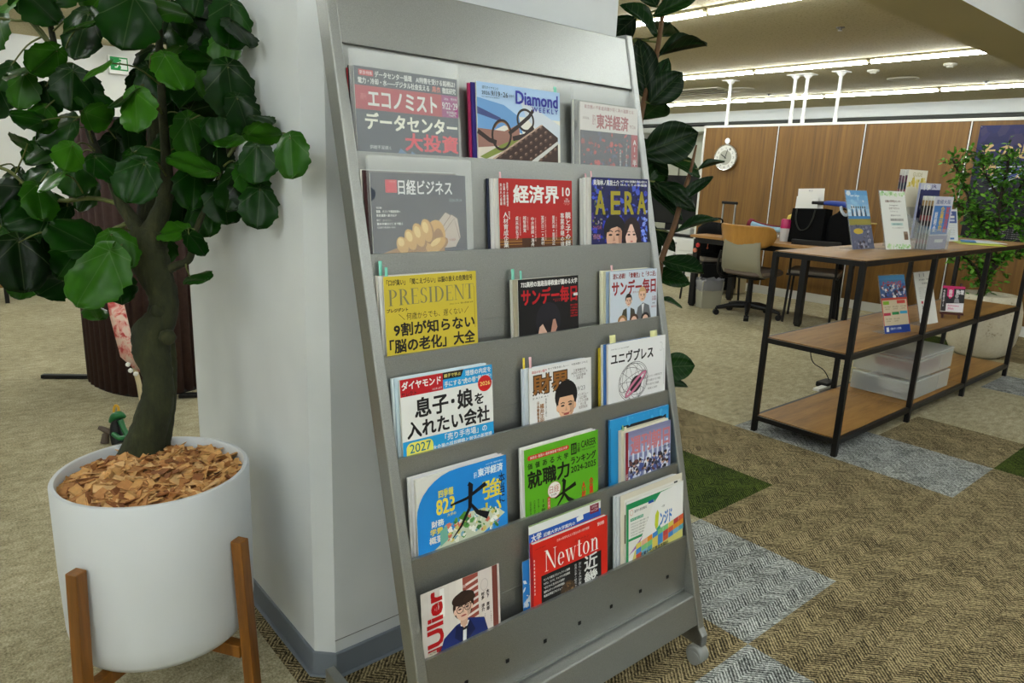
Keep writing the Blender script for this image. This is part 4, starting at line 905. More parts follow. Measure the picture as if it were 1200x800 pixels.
# wood chips
rn = random.Random(5); g = G()
for k in range(900):
    r = (PR - .022) * math.sqrt(rn.random()); a = rn.random() * 6.283
    zc = PZ1 - .036 + .020 * (1 - (r / PR) ** 2) + rn.random() * .016
    L, Wd, T = rn.uniform(.016, .048), rn.uniform(.009, .023), rn.uniform(.0012, .003)
    rot = Matrix.Rotation(rn.random() * 6.283, 3, 'Z') @ Matrix.Rotation(rn.gauss(0, .38), 3, 'X') @ Matrix.Rotation(rn.gauss(0, .32), 3, 'Y')
    o = len(g.v); g.box((r * math.cos(a), r * math.sin(a), zc), (L, Wd, T), rn.choice((0, 0, 1, 1, 2, 3)), rot)
    for q in (1, 3, 5, 7): v = g.v[o + q]; j = rn.uniform(-.003, .003); g.v[o + q] = (v[0] + j, v[1] - j, v[2])
chips = build('wood_chips', g, [plain('chip_%d' % i, rgb(*c), .75, noise=.18, nscale=70) for i, c in enumerate(((200, 152, 92), (178, 124, 70), (216, 174, 118), (134, 82, 40)))], None, loc=pc)
tag(chips, 'tan wood chips covering the top of the white planter', 'wood chips', kind='stuff')
# trunk and branches: points across the view with their own depth
D0 = (pc - cC).dot(cF)                       # planter axis depth
def tp(px, py, dz=0.0): return at(px, py, D0 + dz)
M_bark = None
def barkmat():
    m, nt, b = nodes('mossy_bark'); g = N(nt); v = g.coord((1, 1, .35)); n = g.noise(v, 38, 5, .7); n2 = g.noise(g.coord(), 9, 3)
    g.l(g.ramp(g.math('ADD', g.math('MULTIPLY', n, .7), g.math('MULTIPLY', n2, .3)), [(.3, rgb(18, 20, 7)), (.55, rgb(46, 50, 22)), (.75, rgb(76, 72, 38))]), b.inputs['Base Color'])
    b.inputs['Roughness'].default_value = .9; g.bump(n, b, .7, .006); return m
M_bark = barkmat(); M_stem = plain('green_brown_stem', rgb(92, 100, 46), .6, noise=.25)
local = lambda P: [p - pc for p in P]
rn = random.Random(2)
def limb(pts, rad, name='branch', m=None, n=14, sm=6, jit=.10):
    P = crom([tp(*p) for p in pts], sm); g = G(); g.tube(local(P), lerps(rad, sm), n, jit=jit, rnd=rn); build(name, g, m or M_bark, tree, smooth=True, angle=80)
px2m = D0 / FPX
g = G()
P1 = [(157, 560), (164, 540), (174, 505), (184, 470), (185, 440), (179, 415), (178, 392), (190, 370), (191, 345), (180, 318), (172, 292), (176, 270)]
r1 = [31, 26, 20, 18, 16, 20, 22, 16, 16, 20, 23, 20]
g.tube(local(crom([tp(*p) for p in P1], 6)), lerps([r * px2m for r in r1], 6), 20, jit=.10, rnd=rn)
P2 = [(186, 520, .02), (194, 478, .03), (198, 440, .04), (197, 405, .04), (190, 376, .03)]
g.tube(local(crom([tp(*p) for p in P2], 6)), lerps([r * px2m for r in (13, 11, 9, 8, 8)], 6), 14, jit=.1, rnd=rn)
for px, py, r, d in ((166, 412, 11, -.015), (196, 395, 10, -.02), (172, 300, 13, -.015), (186, 365, 10, -.02)):
    c = tp(px, py, d) - pc; rr = r * px2m; g.lathe([(0, -rr), (rr * .7, -rr * .7), (rr, 0), (rr * .7, rr * .7), (0, rr)], 10, c)
build('trunk', g, M_bark, tree, smooth=True, angle=80)
BR = [([(172, 292), (158, 262), (143, 240), (128, 205), (110, 169), (96, 127), (70, 75), (54, 0), (50, -60)], [13, 9, 7, 5, 4.5, 4, 3.6, 3, 2.5]),
      ([(178, 275), (190, 245), (196, 215), (195, 190), (191, 136), (187, 65), (187, 16), (190, -70)], [15, 10, 8, 6, 5, 4.5, 4, 3]),
      ([(170, 280, .06), (174, 240, .08), (182, 195, .09), (182, 140, .1), (176, 90, .12), (170, 30, .14)], [14, 12, 11, 10, 7, 5]),
      ([(184, 322), (205, 312), (222, 303), (228, 275), (240, 245), (254, 215), (262, 190), (272, 160), (276, 110), (268, 50), (262, -30)], [7, 5, 4.2, 3.6, 3.2, 3, 2.8, 2.6, 2.4, 2, 2]),
      ([(96, 127), (76, 85), (62, 58), (38, 28), (20, 8), (5, -20)], [3, 2.6, 2.4, 2.2, 2, 1.8]),
      ([(62, 55), (40, 27), (18, 24), (-10, 20)], [2, 1.8, 1.6, 1.4]),
      ([(143, 240), (110, 232), (70, 235), (40, 225), (10, 200), (-15, 195)], [3, 2.6, 2.4, 2.2, 2, 2]),
      ([(262, 190), (285, 160), (300, 150), (322, 170)], [2.4, 2.2, 2, 1.6]),
      ([(148, 262), (130, 270), (112, 278), (96, 282)], [3, 2.4, 2.2, 2])]
for pts, rad in BR: limb(pts, [r * px2m for r in rad], 'branch', M_bark if rad[0] > 6 else M_stem, 10 if rad[0] > 4 else 7)
# the blades: centre in view, size, direction of the tip, depth off the axis, turn towards the reader (0 edge-on to 1 face-on)
LV = [(150, 27, 66, 100, -.16, .75), (190, 4, 58, 180, -.10, .4), (94, 42, 58, 100, -.05, .75), (98, 29, 48, 35, -.12, .35), (24, 81, 46, 190, -.08, .45), (52, 73, 42, 150, -.14, .5), (24, 107, 42, 110, -.04, .85), (5, 90, 34, 120, 0, .8),
      (85, 106, 48, 95, -.14, .8), (112, 83, 38, 130, -.16, .45), (58, 117, 34, 80, 0, .7), (31, 137, 34, 150, -.06, .5), (50, 140, 34, 110, -.02, .75), (62, 153, 52, 160, .0, .7), (22, 167, 28, 170, -.04, .5), (49, 176, 48, 130, .02, .6),
      (80, 185, 36, 110, -.1, .6), (88, 210, 44, 80, -.02, .8), (58, 212, 36, 95, -.12, .45), (42, 208, 38, 150, 0, .8), (112, 122, 44, 20, -.1, .5), (143, 113, 44, 150, -.14, .4), (160, 132, 50, 90, -.16, .8), (117, 138, 36, 30, -.12, .45),
      (104, 100, 34, 60, .06, .6), (159, 213, 54, 110, -.18, .75), (127, 198, 40, 30, -.08, .5), (166, 190, 40, 60, -.06, .6), (205, 84, 46, 60, -.14, .6), (207, 60, 42, 90, -.06, .35), (222, 25, 48, 100, .0, .75), (182, 78, 42, 120, .04, .7),
      (174, 72, 38, 100, .06, .7), (228, 166, 54, 70, -.05, .85), (222, 192, 52, 170, -.1, .35), (228, 222, 50, 100, -.02, .8), (225, 112, 50, 120, .05, .6), (232, 138, 46, 20, .0, .7), (20, 237, 52, 140, .0, .85), (48, 236, 44, 80, -.06, .6),
      (56, 250, 42, 100, .03, .8), (30, 256, 50, 150, -.05, .8), (270, 30, 50, 85, -.08, .8), (264, 58, 40, 100, .04, .85), (283, 37, 38, 80, .08, .3), (272, 108, 58, 75, -.12, .9), (254, 62, 34, 110, .1, .6), (286, 136, 40, 70, .04, .7),
      (274, 162, 48, 80, -.08, .25), (340, 184, 40, 80, -.02, .85), (311, 158, 34, 40, -.03, .35), (308, 140, 26, 50, .0, .3), (300, 194, 40, 90, .04, .85), (296, 212, 42, 80, -.08, .7), (272, 222, 52, 100, -.04, .75), (303, 244, 42, 100, .02, .85),
      (264, 240, 44, 80, .06, .8), (225, 117, 40, 60, .1, .6), (215, 42, 48, 70, -.02, .7), (228, 72, 38, 170, -.16, .35), (205, 78, 42, 110, .08, .6), (236, 178, 48, 60, .06, .85), (222, 214, 44, 110, .1, .7), (240, 196, 40, 90, .12, .8),
      (246, 140, 44, 60, .06, .4), (28, 266, 54, 120, -.02, .85), (26, 312, 62, 80, -.10, .9), (5, 276, 44, 110, .04, .85), (52, 294, 38, 80, .0, .7), (27, 340, 30, 90, .02, .5), (60, 336, 42, 130, -.03, .3), (88, 276, 64, 185, -.06, .55),
      (138, 295, 50, 75, -.10, .75), (80, 306, 46, 110, .0, .7), (108, 326, 76, 110, -.14, .8), (140, 338, 42, 80, .02, .6), (112, 366, 28, 80, .0, .3), (62, 246, 36, 150, .0, .7), (200, 272, 36, 170, -.02, .5), (193, 292, 32, 100, .05, .6),
      (231, 286, 32, 40, -.02, .5), (232, 324, 34, 45, -.04, .3), (214, 246, 44, 90, .06, .8), (238, 258, 40, 70, .04, .8), (45, 3, 56, 20, -.05, .5), (8, 4, 34, 150, -.08, .5), (70, -20, 60, 100, .0, .7), (120, -10, 60, 120, .05, .7), (235, -10, 60, 100, .05, .8), (165, -12, 60, 60, .08, .7),
      (175, 110, 44, 80, .1, .8), (150, 160, 42, 80, .1, .7), (205, 140, 46, 90, .12, .8), (135, 180, 40, 100, .08, .8), (255, 150, 36, 80, .1, .8), (245, 95, 40, 90, .1, .8), (200, 30, 46, 90, .1, .8), (168, 104, 38, 80, .12, .7), (10, 215, 36, 110, .06, .7), (100, 232, 36, 110, .06, .7), (-15, 120, 50, 110, .02, .8), (-15, 300, 60, 110, 0, .8), (-20, 40, 60, 110, 0, .7),
      (185, 100, 46, 70, .04, .75), (215, 100, 44, 100, .06, .8), (240, 60, 40, 90, .06, .8), (250, 25, 40, 90, .04, .8), (200, 175, 42, 80, .03, .7), (255, 180, 38, 90, .04, .8), (290, 225, 36, 80, .05, .8)]
segs = []
for pts, rad in BR:
    P = crom([tp(*p) for p in pts], 4); segs += P
fo = G(); pet = G(); rn = random.Random(11)
for px, py, size, ang, dz, fc in LV:
    dep = D0 + dz; L = size * dep / FPX * .97; c = at(px, py, dep)
    back = -ray(px, py).normalized(); tilt = rn.uniform(-.55, .55)
    while c.y + .52 * L > -1.965 and c.x > -1.0: dep -= .01; c = at(px, py, dep)
    nrm = (back * fc + Vector((0, 0, 1)) * (1.12 - fc) * (rn.choice((1, 1, -.6)) if fc < .6 else 1) + cR * tilt).normalized()
    d = imgdir(px, py, ang + rn.uniform(-8, 8)); d = (d - nrm * d.dot(nrm)).normalized()
    base = c - d * L * .5
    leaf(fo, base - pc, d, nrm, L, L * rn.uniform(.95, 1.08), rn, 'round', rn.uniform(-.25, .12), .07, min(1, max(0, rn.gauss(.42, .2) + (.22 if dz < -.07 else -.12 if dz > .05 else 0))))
    near = min(segs, key=lambda q: (q - base).length); v = near - base
    mid = base + v * .45 - d * L * .12 + Vector((0, 0, .008))
    pet.tube(local(crom([base + d * L * .03, mid, near], 4)), lerps([.0016, .0019, .0024], 4), 6)
M_leaf = leafmat('glossy_round_leaf', rgb(4, 18, 2), rgb(15, 54, 6), rgb(54, 108, 18), .3)
build('foliage', fo, M_leaf, tree, smooth=True, angle=180)
build('leaf_stalk', pet, M_stem, tree, smooth=True, angle=80)['kind'] = 'stuff'

# ---- wooden plant stand -------------------------------------------
# two leg directions from the view: feet of the near legs
stand = empty('plant_stand', pc, 'orange-brown wooden four-legged stand holding the white planter', 'plant stand')
def legdir(px, py):
    q = on_z(px, py, .40) - pc; return math.atan2(q.y, q.x)
aR = math.atan2(*reversed((on_z(268, 632, .40) - pc).xy[:])); 
for k in range(4):
    a = aR + math.pi / 2 * k
    d = Vector((math.cos(a), math.sin(a), 0)); q = Vector((-d.y, d.x, 0))
    g = G(); r0, r1, w = PR + .004, PR + .030, .027
    def ring4(r, z): return [d * r - q * w / 2 + Vector((0, 0, z)), d * (r + .026) - q * w / 2 + Vector((0, 0, z)), d * (r + .026) + q * w / 2 + Vector((0, 0, z)), d * r + q * w / 2 + Vector((0, 0, z))]
    g.add(ring4(r0, .405) + ring4(r1 - .008, 0), [(0, 3, 2, 1), (4, 5, 6, 7), (0, 1, 5, 4), (1, 2, 6, 5), (2, 3, 7, 6), (3, 0, 4, 7)])
    build('leg', g, M_acacia, stand, bevel=.002)
for k in range(2):
    a = aR + math.pi / 2 * k; d = Vector((math.cos(a), math.sin(a), 0)); g = G()
    z = .135 - .028 * 0
    g.bar(-d * (PR + .012) + Vector((0, 0, .134)), d * (PR + .012) + Vector((0, 0, .134)), .026, .030 - .001 * k); build('crossbar', g, M_acacia, stand, bevel=.002)

# ---- tall fiddle-leaved plant behind the rack ----------------------
fc_ = Vector((-.46, -.72, 0))
fig = empty('tall_potted_plant', fc_, 'tall plant with large dark glossy leaves standing right behind the magazine rack', 'potted plant')
g = G(); g.lathe([(0, 0), (.10, 0), (.125, .28), (.135, .30), (.12, .30), (.115, .26), (0, .26)], 32); build('pot', g, plain('dark_pot', rgb(60, 56, 52), .6), fig, smooth=True, angle=50)
M_fig = leafmat('large_dark_leaf', rgb(3, 15, 3), rgb(10, 42, 8), rgb(38, 82, 22), .34, kind='pinnate', spec=.14); M_woody = plain('brown_stem', rgb(96, 66, 36), .7, noise=.2)
FD = 2.30
fp = lambda px, py, dz=0: at(px, py, FD + dz)
S1 = [fc_ + Vector((.02, 0, .25)), fp(735, 330), fp(742, 210), fp(752, 130), fp(766, 80), fp(773, 42), fp(778, 0), fp(782, -60)]
S2 = [fc_ + Vector((.04, .03, .25)), fp(758, 400), fp(774, 310), fp(790, 265), fp(799, 232), fp(808, 205), fp(816, 170)]
for S, r in ((S1, [.014, .012, .011, .010, .009, .008, .007, .006]), (S2, [.014, .012, .010, .009, .008, .007, .003])):
    g = G(); g.tube([p - fc_ for p in crom(S, 5)], lerps(r, 5), 10); build('stem', g, M_woody, fig, smooth=True, angle=80)
# base point, tip point, width as a share of the length, depth at base and tip, facing, fold
FL = [(771, 42, 734, 4, .55, .0, -.08, .5, .25), (765, 18, 815, -8, .5, 0, -.05, .7, .1), (776, 42, 786, 26, .95, .02, .10, .9, 0), (771, 64, 826, 49, .3, 0, .05, .25, .5), (760, 118, 748, 48, .62, .0, -.04, .85, 0), (757, 122, 783, 70, .5, .02, .0, .6, .1), (761, 122, 798, 86, .85, -.02, -.05, .85, .05),
      (752, 140, 778, 116, .9, .06, .12, .8, 0), (718, 44, 701, 34, .8, .02, .06, .7, 0), (740, 50, 760, 44, .5, .06, .12, .5, 0), (752, 180, 816, 156, .85, -.02, -.06, .95, .0), (778, 182, 820, 202, .62, .02, -.02, .5, .1), (818, 198, 848, 188, .3, 0, .03, .4, .3), (756, 215, 775, 195, .9, .06, .1, .8, 0),
      (797, 238, 833, 207, .42, 0, -.03, .5, .2), (766, 212, 814, 240, .5, .02, -.04, .45, .1), (757, 216, 800, 252, .42, .06, .02, .5, .1), (790, 272, 838, 254, .38, .0, -.06, .45, .25), (768, 268, 790, 292, .5, .04, .0, .6, 0), (774, 306, 822, 318, .62, .0, -.08, .5, .2), (762, 318, 806, 330, .6, .04, -.02, .6, .1),
      (772, 350, 800, 357, .4, .0, .02, .4, .2), (772, 430, 812, 428, .95, .02, -.02, .95, .0), (776, 446, 805, 452, .5, .06, .06, .5, 0), (745, 20, 700, 60, .7, .1, .1, .8, 0), (770, 8, 748, -30, .8, 0, 0, .8, 0), (744, 250, 770, 300, .6, .1, .1, .7, 0), (750, 160, 770, 225, .7, .08, .1, .8, 0)]
fo = G(); pet = G(); rn = random.Random(21); allS = crom(S1, 5) + crom(S2, 5)
for bx, by, tx, ty, wr, d0, d1, fcg, fold in FL:
    b, t = fp(bx, by, d0), fp(tx, ty, d1); d = t - b; L = d.length
    nrm = (-ray(bx, by).normalized() * fcg + Vector((0, 0, 1)) * (1.05 - fcg) + cR * rn.uniform(-.3, .3)); 
    leaf(fo, b - fc_, d, nrm, L * 1.05, L * wr * 1.05, rn, 'fiddle', .1, .06, rn.uniform(.2, .62), fold)
    near = min(allS, key=lambda q: (q - b).length); pet.tube([p - fc_ for p in (b + d * .03, (b + near) / 2, near)], .003, 6)
build('foliage', fo, M_fig, fig, smooth=True, angle=180); build('leaf_stalk', pet, M_stem, fig, smooth=True)['kind'] = 'stuff'
# the lowest leaf springs from a short side shoot
# ================================================================== LEFT BACKGROUND
M_pleat = plain('dark_brown_pleated_fabric', rgb(62, 44, 40), .75, spec=.2, noise=.12)
def screen(pts, h, amp, pitch, n_sub=2):
    """a pleated curtain-like sheet standing along a floor curve"""
    P = [Vector((x, y, 0)) for x, y in pts]; L = [0]
    for a, b in zip(P, P[1:]): L.append(L[-1] + (b - a).length)
    N_ = int(L[-1] / pitch * 6); out = []
    for k in range(N_ + 1):
        s = L[-1] * k / N_; i = max(j for j in range(len(L)) if L[j] <= s + 1e-9); i = min(i, len(P) - 2)
        t = (s - L[i]) / (L[i + 1] - L[i]); p = P[i].lerp(P[i + 1], t); d = (P[i + 1] - P[i]).normalized(); nn = Vector((-d.y, d.x, 0))
        out.append(p + nn * amp * abs(math.sin(math.pi * s / pitch)) ** .6)
    g = G(); V = [q + Vector((0, 0, .03)) for q in out] + [q + Vector((0, 0, h)) for q in out]; m = len(out)
    g.add(V, [(k, k + 1, m + k + 1, m + k) for k in range(m - 1)]); return g
so = Vector((-2.62, -1.75, 0))
t = empty('folding_screen', so, 'dark brown pleated folding screen standing behind the tree planter', 'folding screen')
c = crom([(-.42, -.14, 0), (-.20, -.17, 0), (.02, -.12, 0), (.16, -.02, 0), (.20, .12, 0), (.14, .28, 0)], 8)
o = build('pleated_panel', screen([(p.x, p.y) for p in c], 1.36, -.022, .055), M_pleat, t, smooth=True, angle=50); o.modifiers.new('s', 'SOLIDIFY').thickness = .004
g = G(); g.tube([p + Vector((0, 0, .03)) for p in c], .012, 8); g.tube([p + Vector((0, 0, 1.365)) for p in c], .012, 8); build('rail', g, M_blackp, t, smooth=True)
for a, b in (((-.54, -.36, .012), (-.36, -.10, .012)), ((.20, .14, .012), (.30, .34, .012))):
    g = G(); g.bar(a, b, .035, .02); build('foot', g, M_black, t, bevel=.003)
so = Vector((-4.06, -1.10, 0))
t = empty('folding_screen', so, 'dark brown narrow-slatted folding screen farther back, beside the column edge', 'folding screen')
for k in range(5):
    p = on_z(227 - 9.5 * k, 373, .02) - so; g = G(); q = [p + Vector((0, 0, .03)), p + Vector((0, 0, 1.72))]
    g.tube(q, .025, 12); build('slat', g, M_pleat, t, smooth=True)
pa, pb = on_z(232, 375, .02) - so, on_z(186, 378, .02) - so
g = G(); g.bar(pa, pb, .05, .035); build('rail', g, M_black, t, bevel=.003)
g = G(); g.bar(pa + Vector((0, 0, 1.70)), pb + Vector((0, 0, 1.70)), .05, .03); build('rail', g, M_black, t, bevel=.003)
fa, fb = on_z(229, 384, .012) - so, on_z(198, 385, .012) - so
g = G(); g.bar(fa, fb, .04, .02); g.bar((fa + fb) / 2, (pa + pb) / 2, .04, .02); build('foot', g, M_black, t, bevel=.003)
# rolled paper-like banner on a pole, leaning on the first screen
fl = on_z(172, 505, 0); D = (fl - cC).dot(cF)
t = empty('banner', fl, 'pale pink and red patterned banner furled on a cream pole, leaning behind the tree trunk', 'banner')
bp = lambda px, py, dz=0: at(px, py, D + dz) - fl
g = G(); g.tube([bp(172, 505) + Vector((0, 0, .005)), bp(163, 450, .01), bp(132, 330, .04)], .011, 10); build('pole', g, plain('cream_pole', rgb(196, 180, 140), .6), t, smooth=True)
g = G(); A = [bp(124, 345, .02), bp(129, 372, .02), bp(141, 418, .0), bp(157, 432, .0), bp(164, 436, .0), bp(154, 392, .0), bp(143, 345, .03)]
n = -ray(140, 390).normalized() * .02; mid = bp(147, 392, -.012)
g.add(A + [mid + n], [(i, (i + 1) % 7, 7) for i in range(7)])
def flagmat():
    m, nt, b = nodes('pink_patterned_cloth'); gg = N(nt); v = gg.coord(); n1 = gg.noise(v, 22, 4, .6, .6)
    gg.l(gg.ramp(n1, [(.40, rgb(190, 62, 60)), (.47, rgb(222, 150, 140)), (.56, rgb(228, 200, 184))]), b.inputs['Base Color']); b.inputs['Roughness'].default_value = .7; return m
o = build('cloth', g, flagmat(), t, smooth=True, angle=60); o.modifiers.new('s', 'SOLIDIFY').thickness = .004
g = G()
for px, py in ((150, 427), (153, 434), (159, 438)): g.lathe([(0, -.012), (.009, -.006), (.011, 0), (.009, .006), (0, .012)], 8, bp(px, py, -.02))
build('white_tie', g, M_white, t, smooth=True)
# small green object with a yellow loop
fl = on_z(140, 520, 0); D = (fl - cC).dot(cF)
t = empty('small_toy', fl, 'small green and black toy-like object with a yellow loop, behind the white planter', 'toy')
bp = lambda px, py, dz=0: at(px, py, D + dz) - fl
M_g = plain('green_plastic', rgb(24, 104, 52), .35); Mk = M_blackp
g = G(); g.tube(crom([bp(140, 519), bp(137, 508), bp(136, 496), bp(141, 488)], 4), lerps([.030, .028, .020, .014], 4), 12); build('body', g, Mk, t, smooth=True)
g = G(); g.tube(crom([bp(130, 494), bp(134, 488, -.01), bp(141, 486, -.01), bp(147, 489)], 4), lerps([.010, .017, .017, .006], 4), 12); g.tube(crom([bp(141, 492, -.02), bp(145, 502, -.02), bp(149, 510, -.02)], 4), lerps([.012, .011, .012], 4), 10); g.tube(crom([bp(133, 508, -.02), bp(140, 513, -.03), bp(148, 512, -.03)], 4), .011, 10); build('green_cap', g, M_g, t, smooth=True)
g = G(); g.tube(crom([bp(134, 487), bp(133.5, 480), bp(135, 475), bp(138, 476), bp(139, 481), bp(138, 486)], 4), .005, 8); build('yellow_loop', g, plain('yellow_plastic', rgb(222, 170, 30), .4), t, smooth=True)
g = G(); g.tube(crom([bp(116, 501), bp(122, 503), bp(128, 506), bp(134, 508)], 4), lerps([.009, .012, .014, .012], 4), 10); g.tube([bp(123, 519), bp(124, 508)], [.018, .014], 10); build('brown_piece', g, plain('grey_brown_plastic', rgb(84, 70, 58), .5), t, smooth=True)
# black and wood side table cut by the frame edge
fl = on_z(9, 355, 0)
t = empty('side_table', fl, 'black side table with a wooden shelf at the far left wall', 'table')
for dx, dy in ((0, 0), (-.45, -.12), (.12, -.6), (-.33, -.72)):
    g = G(); g.box((dx, dy, .26), (.03, .03, .52)); build('leg', g, M_black, t, bevel=.002)
rot = Matrix.Rotation(math.atan2(-.12, -.45), 3, 'Z')
g = G(); g.prism([(0, 0, .13), (-.45, -.12, .13), (-.33, -.72, .13), (.12, -.6, .13)], (0, 0, .025)); build('shelf', g, M_shelfwood, t)
g = G(); g.prism([(.02, .02, .52), (-.47, -.11, .52), (-.35, -.74, .52), (.14, -.61, .52)], (0, 0, .03)); build('table_top', g, M_black, t, bevel=.003)
g = G(); g.prism([(0, 0, .16), (-.45, -.12, .16), (-.33, -.72, .16), (.12, -.6, .16)], (0, 0, .34)); build('drawer_box', g, M_blackp, t)
# green running-figure exit sign on the left wall
a, b = on_x(128, 66, -7.40), on_x(150, 84, -7.40)
t = empty('exit_sign', ((-7.45), (a.y + b.y) / 2, (a.z + b.z) / 2), 'green and white running-figure exit sign on the far left wall', 'exit sign')
wy, hz = abs(b.y - a.y), abs(a.z - b.z)
g = G(); g.box((.035, .0, -.01), (.07, wy + .03, hz + .05)); build('housing', g, M_white, t, bevel=.004)
P = Print(wy * 1000, hz * 1000); W_, H_ = P.w, P.h; GRN, WW = (20, 150, 70), (232, 240, 232)
P.rect(0, 0, W_, H_, GRN); P.poly([(W_ * .52, H_ * .1), (W_ * .94, H_ * .1), (W_ * .94, H_ * .9), (W_ * .52, H_ * .9)], WW)
P.ell(W_ * .56, H_ * .24, H_ * .09, H_ * .09, GRN); P.line([(W_ * .54, H_ * .36), (W_ * .46, H_ * .58)], H_ * .14, GRN); P.line([(W_ * .46, H_ * .56), (W_ * .56, H_ * .7), (W_ * .54, H_ * .88)], H_ * .09, GRN); P.line([(W_ * .45, H_ * .58), (W_ * .36, H_ * .76), (W_ * .24, H_ * .76)], H_ * .09, WW); P.line([(W_ * .53, H_ * .4), (W_ * .66, H_ * .5)], H_ * .07, GRN); P.line([(W_ * .51, H_ * .4), (W_ * .38, H_ * .46), (W_ * .34, H_ * .56)], H_ * .07, WW)
g = G(); mats = P.bake(g, -W_ / 2000, H_ / 2000, 0); o = build('sign_face', g, mats, t); o.rotation_euler = (0, 0, R(90)); o.location = (.072, 0, 0)

# ================================================================== OFFICE BEYOND
# wall clock with a ring on top, like a pocket watch
cp = on_y(850.0, 184.5, PY - .03)
t = empty('wall_clock', (cp.x, PY, cp.z), 'round silver-rimmed wall clock shaped like a pocket watch, on the wood partition', 'clock')
CR_ = .150
def disc_y(prof, n=40):
    g = G(); g.lathe(prof, n); g.v = [(x, -z, y) for x, y, z in g.v]; return g
build('case', disc_y([(0, .002), (CR_ * .95, .002), (CR_, .012), (CR_, .030), (CR_ * .95, .040), (CR_ * .90, .034), (0, .034)]), plain('chrome', rgb(206, 206, 204), .22, metal=.9), t, smooth=True, angle=40)
P = Print(220, 220); P.ell(110, 110, 105, 105, (214, 214, 206), n=48); P.ell(110, 110, 64, 64, (164, 164, 152), n=40)
for h_ in range(12):
    a = R(h_ * 30 - 90); P.text(str(h_ or 12), 110 + 84 * math.cos(a) - 9, 110 + 84 * math.sin(a) - 10, 18, 20, (110, 112, 108), 0)
g = G(); mats = P.bake(g, -.139, .139, -.0345, scale=.00127, dy=.00006); build('dial', g, mats, t)
for nm, a, L, w_ in (('hour_hand', -58, .066, .008), ('minute_hand', 17, .095, .006)):
    d = Vector((math.sin(R(a)), 0, math.cos(R(a)))); g = G(); g.bar(d * -.018 + Vector((0, -.0385, 0)), d * L + Vector((0, -.0385, 0)), .0015, w_, 0, up=(d.z, 0, -d.x)); build(nm, g, M_blackp, t)
g = G(); g.lathe([(0, .010), (.031, .010), (.031, .026), (0, .026)], 24); g.v = [(x, -z, y + CR_ + .034) for x, y, z in g.v]; build('hanging_ring', g, M_white, t, bevel=.003)
g = G(); g.box((0, -.018, CR_ + .004), (.016, .016, .02)); build('crown_stem', g, M_steel, t, bevel=.003)

# poster
pa = on_y(1150, 147, PY - .008); pz1 = pa.z; pz0 = .74; px0 = on_y(1143, 180, PY - .008).x; PWm = .62
P = Print(PWm * 1000, (pz1 - pz0) * 1000); W_, H_ = P.w, P.h
P.grad(0, 0, W_, H_ * .45, (34, 36, 84), (16, 20, 58), 10); P.grad(0, H_ * .45, W_, H_, (16, 18, 34), (8, 8, 12), 8); P.scatter(60, 10, 10, W_ - 10, H_ * .3, [(44, 40, 88), (30, 36, 86), (24, 28, 72), (54, 48, 84)], 20, 90, 5)
for k in range(7): P.line([(W_ * .25, H_ * (.52 - .03 * k)), (W_ * .6, H_ * (.40 - .012 * k)), (W_ * 1.0, H_ * (.36 - .03 * k))], 9, ((206, 212, 224), (120, 140, 190), (70, 90, 150))[k % 3])
GO = (190, 164, 110)
P.text('採用情報', W_ * .62, 50, 190, 52, (206, 200, 190), .02); P.rect(W_ * .62, 110, W_ * .93, 116, (150, 140, 130)); P.text('その近大', 40, 150, 520, 130, GO, .02); P.text('大学', 60, 320, 120, 130, GO, .02); P.text('が', 330, 350, 90, 90, GO, .01); P.text('変える', 430, 350, 170, 90, GO, .01)
for k in range(5): P.text('近畿大学の最新情報はこちらから', 300, H_ * .84 + k * 18, 260, 9, (150, 150, 150), 0, 1)
t = empty('wall_poster', (px0, PY, pz0), 'dark blue poster with gold writing on the wood partition behind the small tree', 'poster')
g = G(); g.box((W_ / 2000, -.004, H_ / 2000), (W_ / 1000, .004, H_ / 1000)); build('backing', g, M_blackp, t)
g = G(); mats = P.bake(g, 0, H_ / 1000, -.0065, dy=.00006); build('print', g, mats, t)
g = G()
for x, z in ((.012, -.012), (W_ / 1000 - .012, -.012)): g.lathe([(0, -.004), (.006, 0), (0, .004)], 10, (x, -.012, H_ / 1000 + z))
build('pin', g, M_steel, t)

# desk along the partition
dl, dr = -2.80, -.95; dyf, dyb, dz = 3.20, 3.98, .70
t = empty('desk', ((dl + dr) / 2, (dyf + dyb) / 2, 0), 'long beech-topped desk on black legs in front of the wood partition', 'desk')
o_ = Vector(((dl + dr) / 2, (dyf + dyb) / 2, 0))
g = G(); g.box((0, 0, dz - .012), (dr - dl, dyb - dyf, .026)); build('table_top', g, M_desk, t, bevel=.003)
g = G(); g.box((0, dyf - o_.y + .05, dz - .05), (dr - dl - .1, .03, .05)); g.box((0, dyb - o_.y - .05, dz - .05), (dr - dl - .1, .03, .05)); build('frame', g, M_black, t)
for x in (dl + .05, -1.64):
    for y in (dyf + .06, dyb - .06):
        g = G(); q = Vector((x, y, 0)) - o_; g.box(q + Vector((0, 0, dz / 2 - .01)), (.055, .055, dz - .06)); leg = build('leg', g, M_black, t, bevel=.004)
        g = G(); g.tube([q + Vector((-.02, 0, .022)), q + Vector((.02, 0, .022))], .022, 12); build('castor', g, M_blackp, leg, smooth=True)

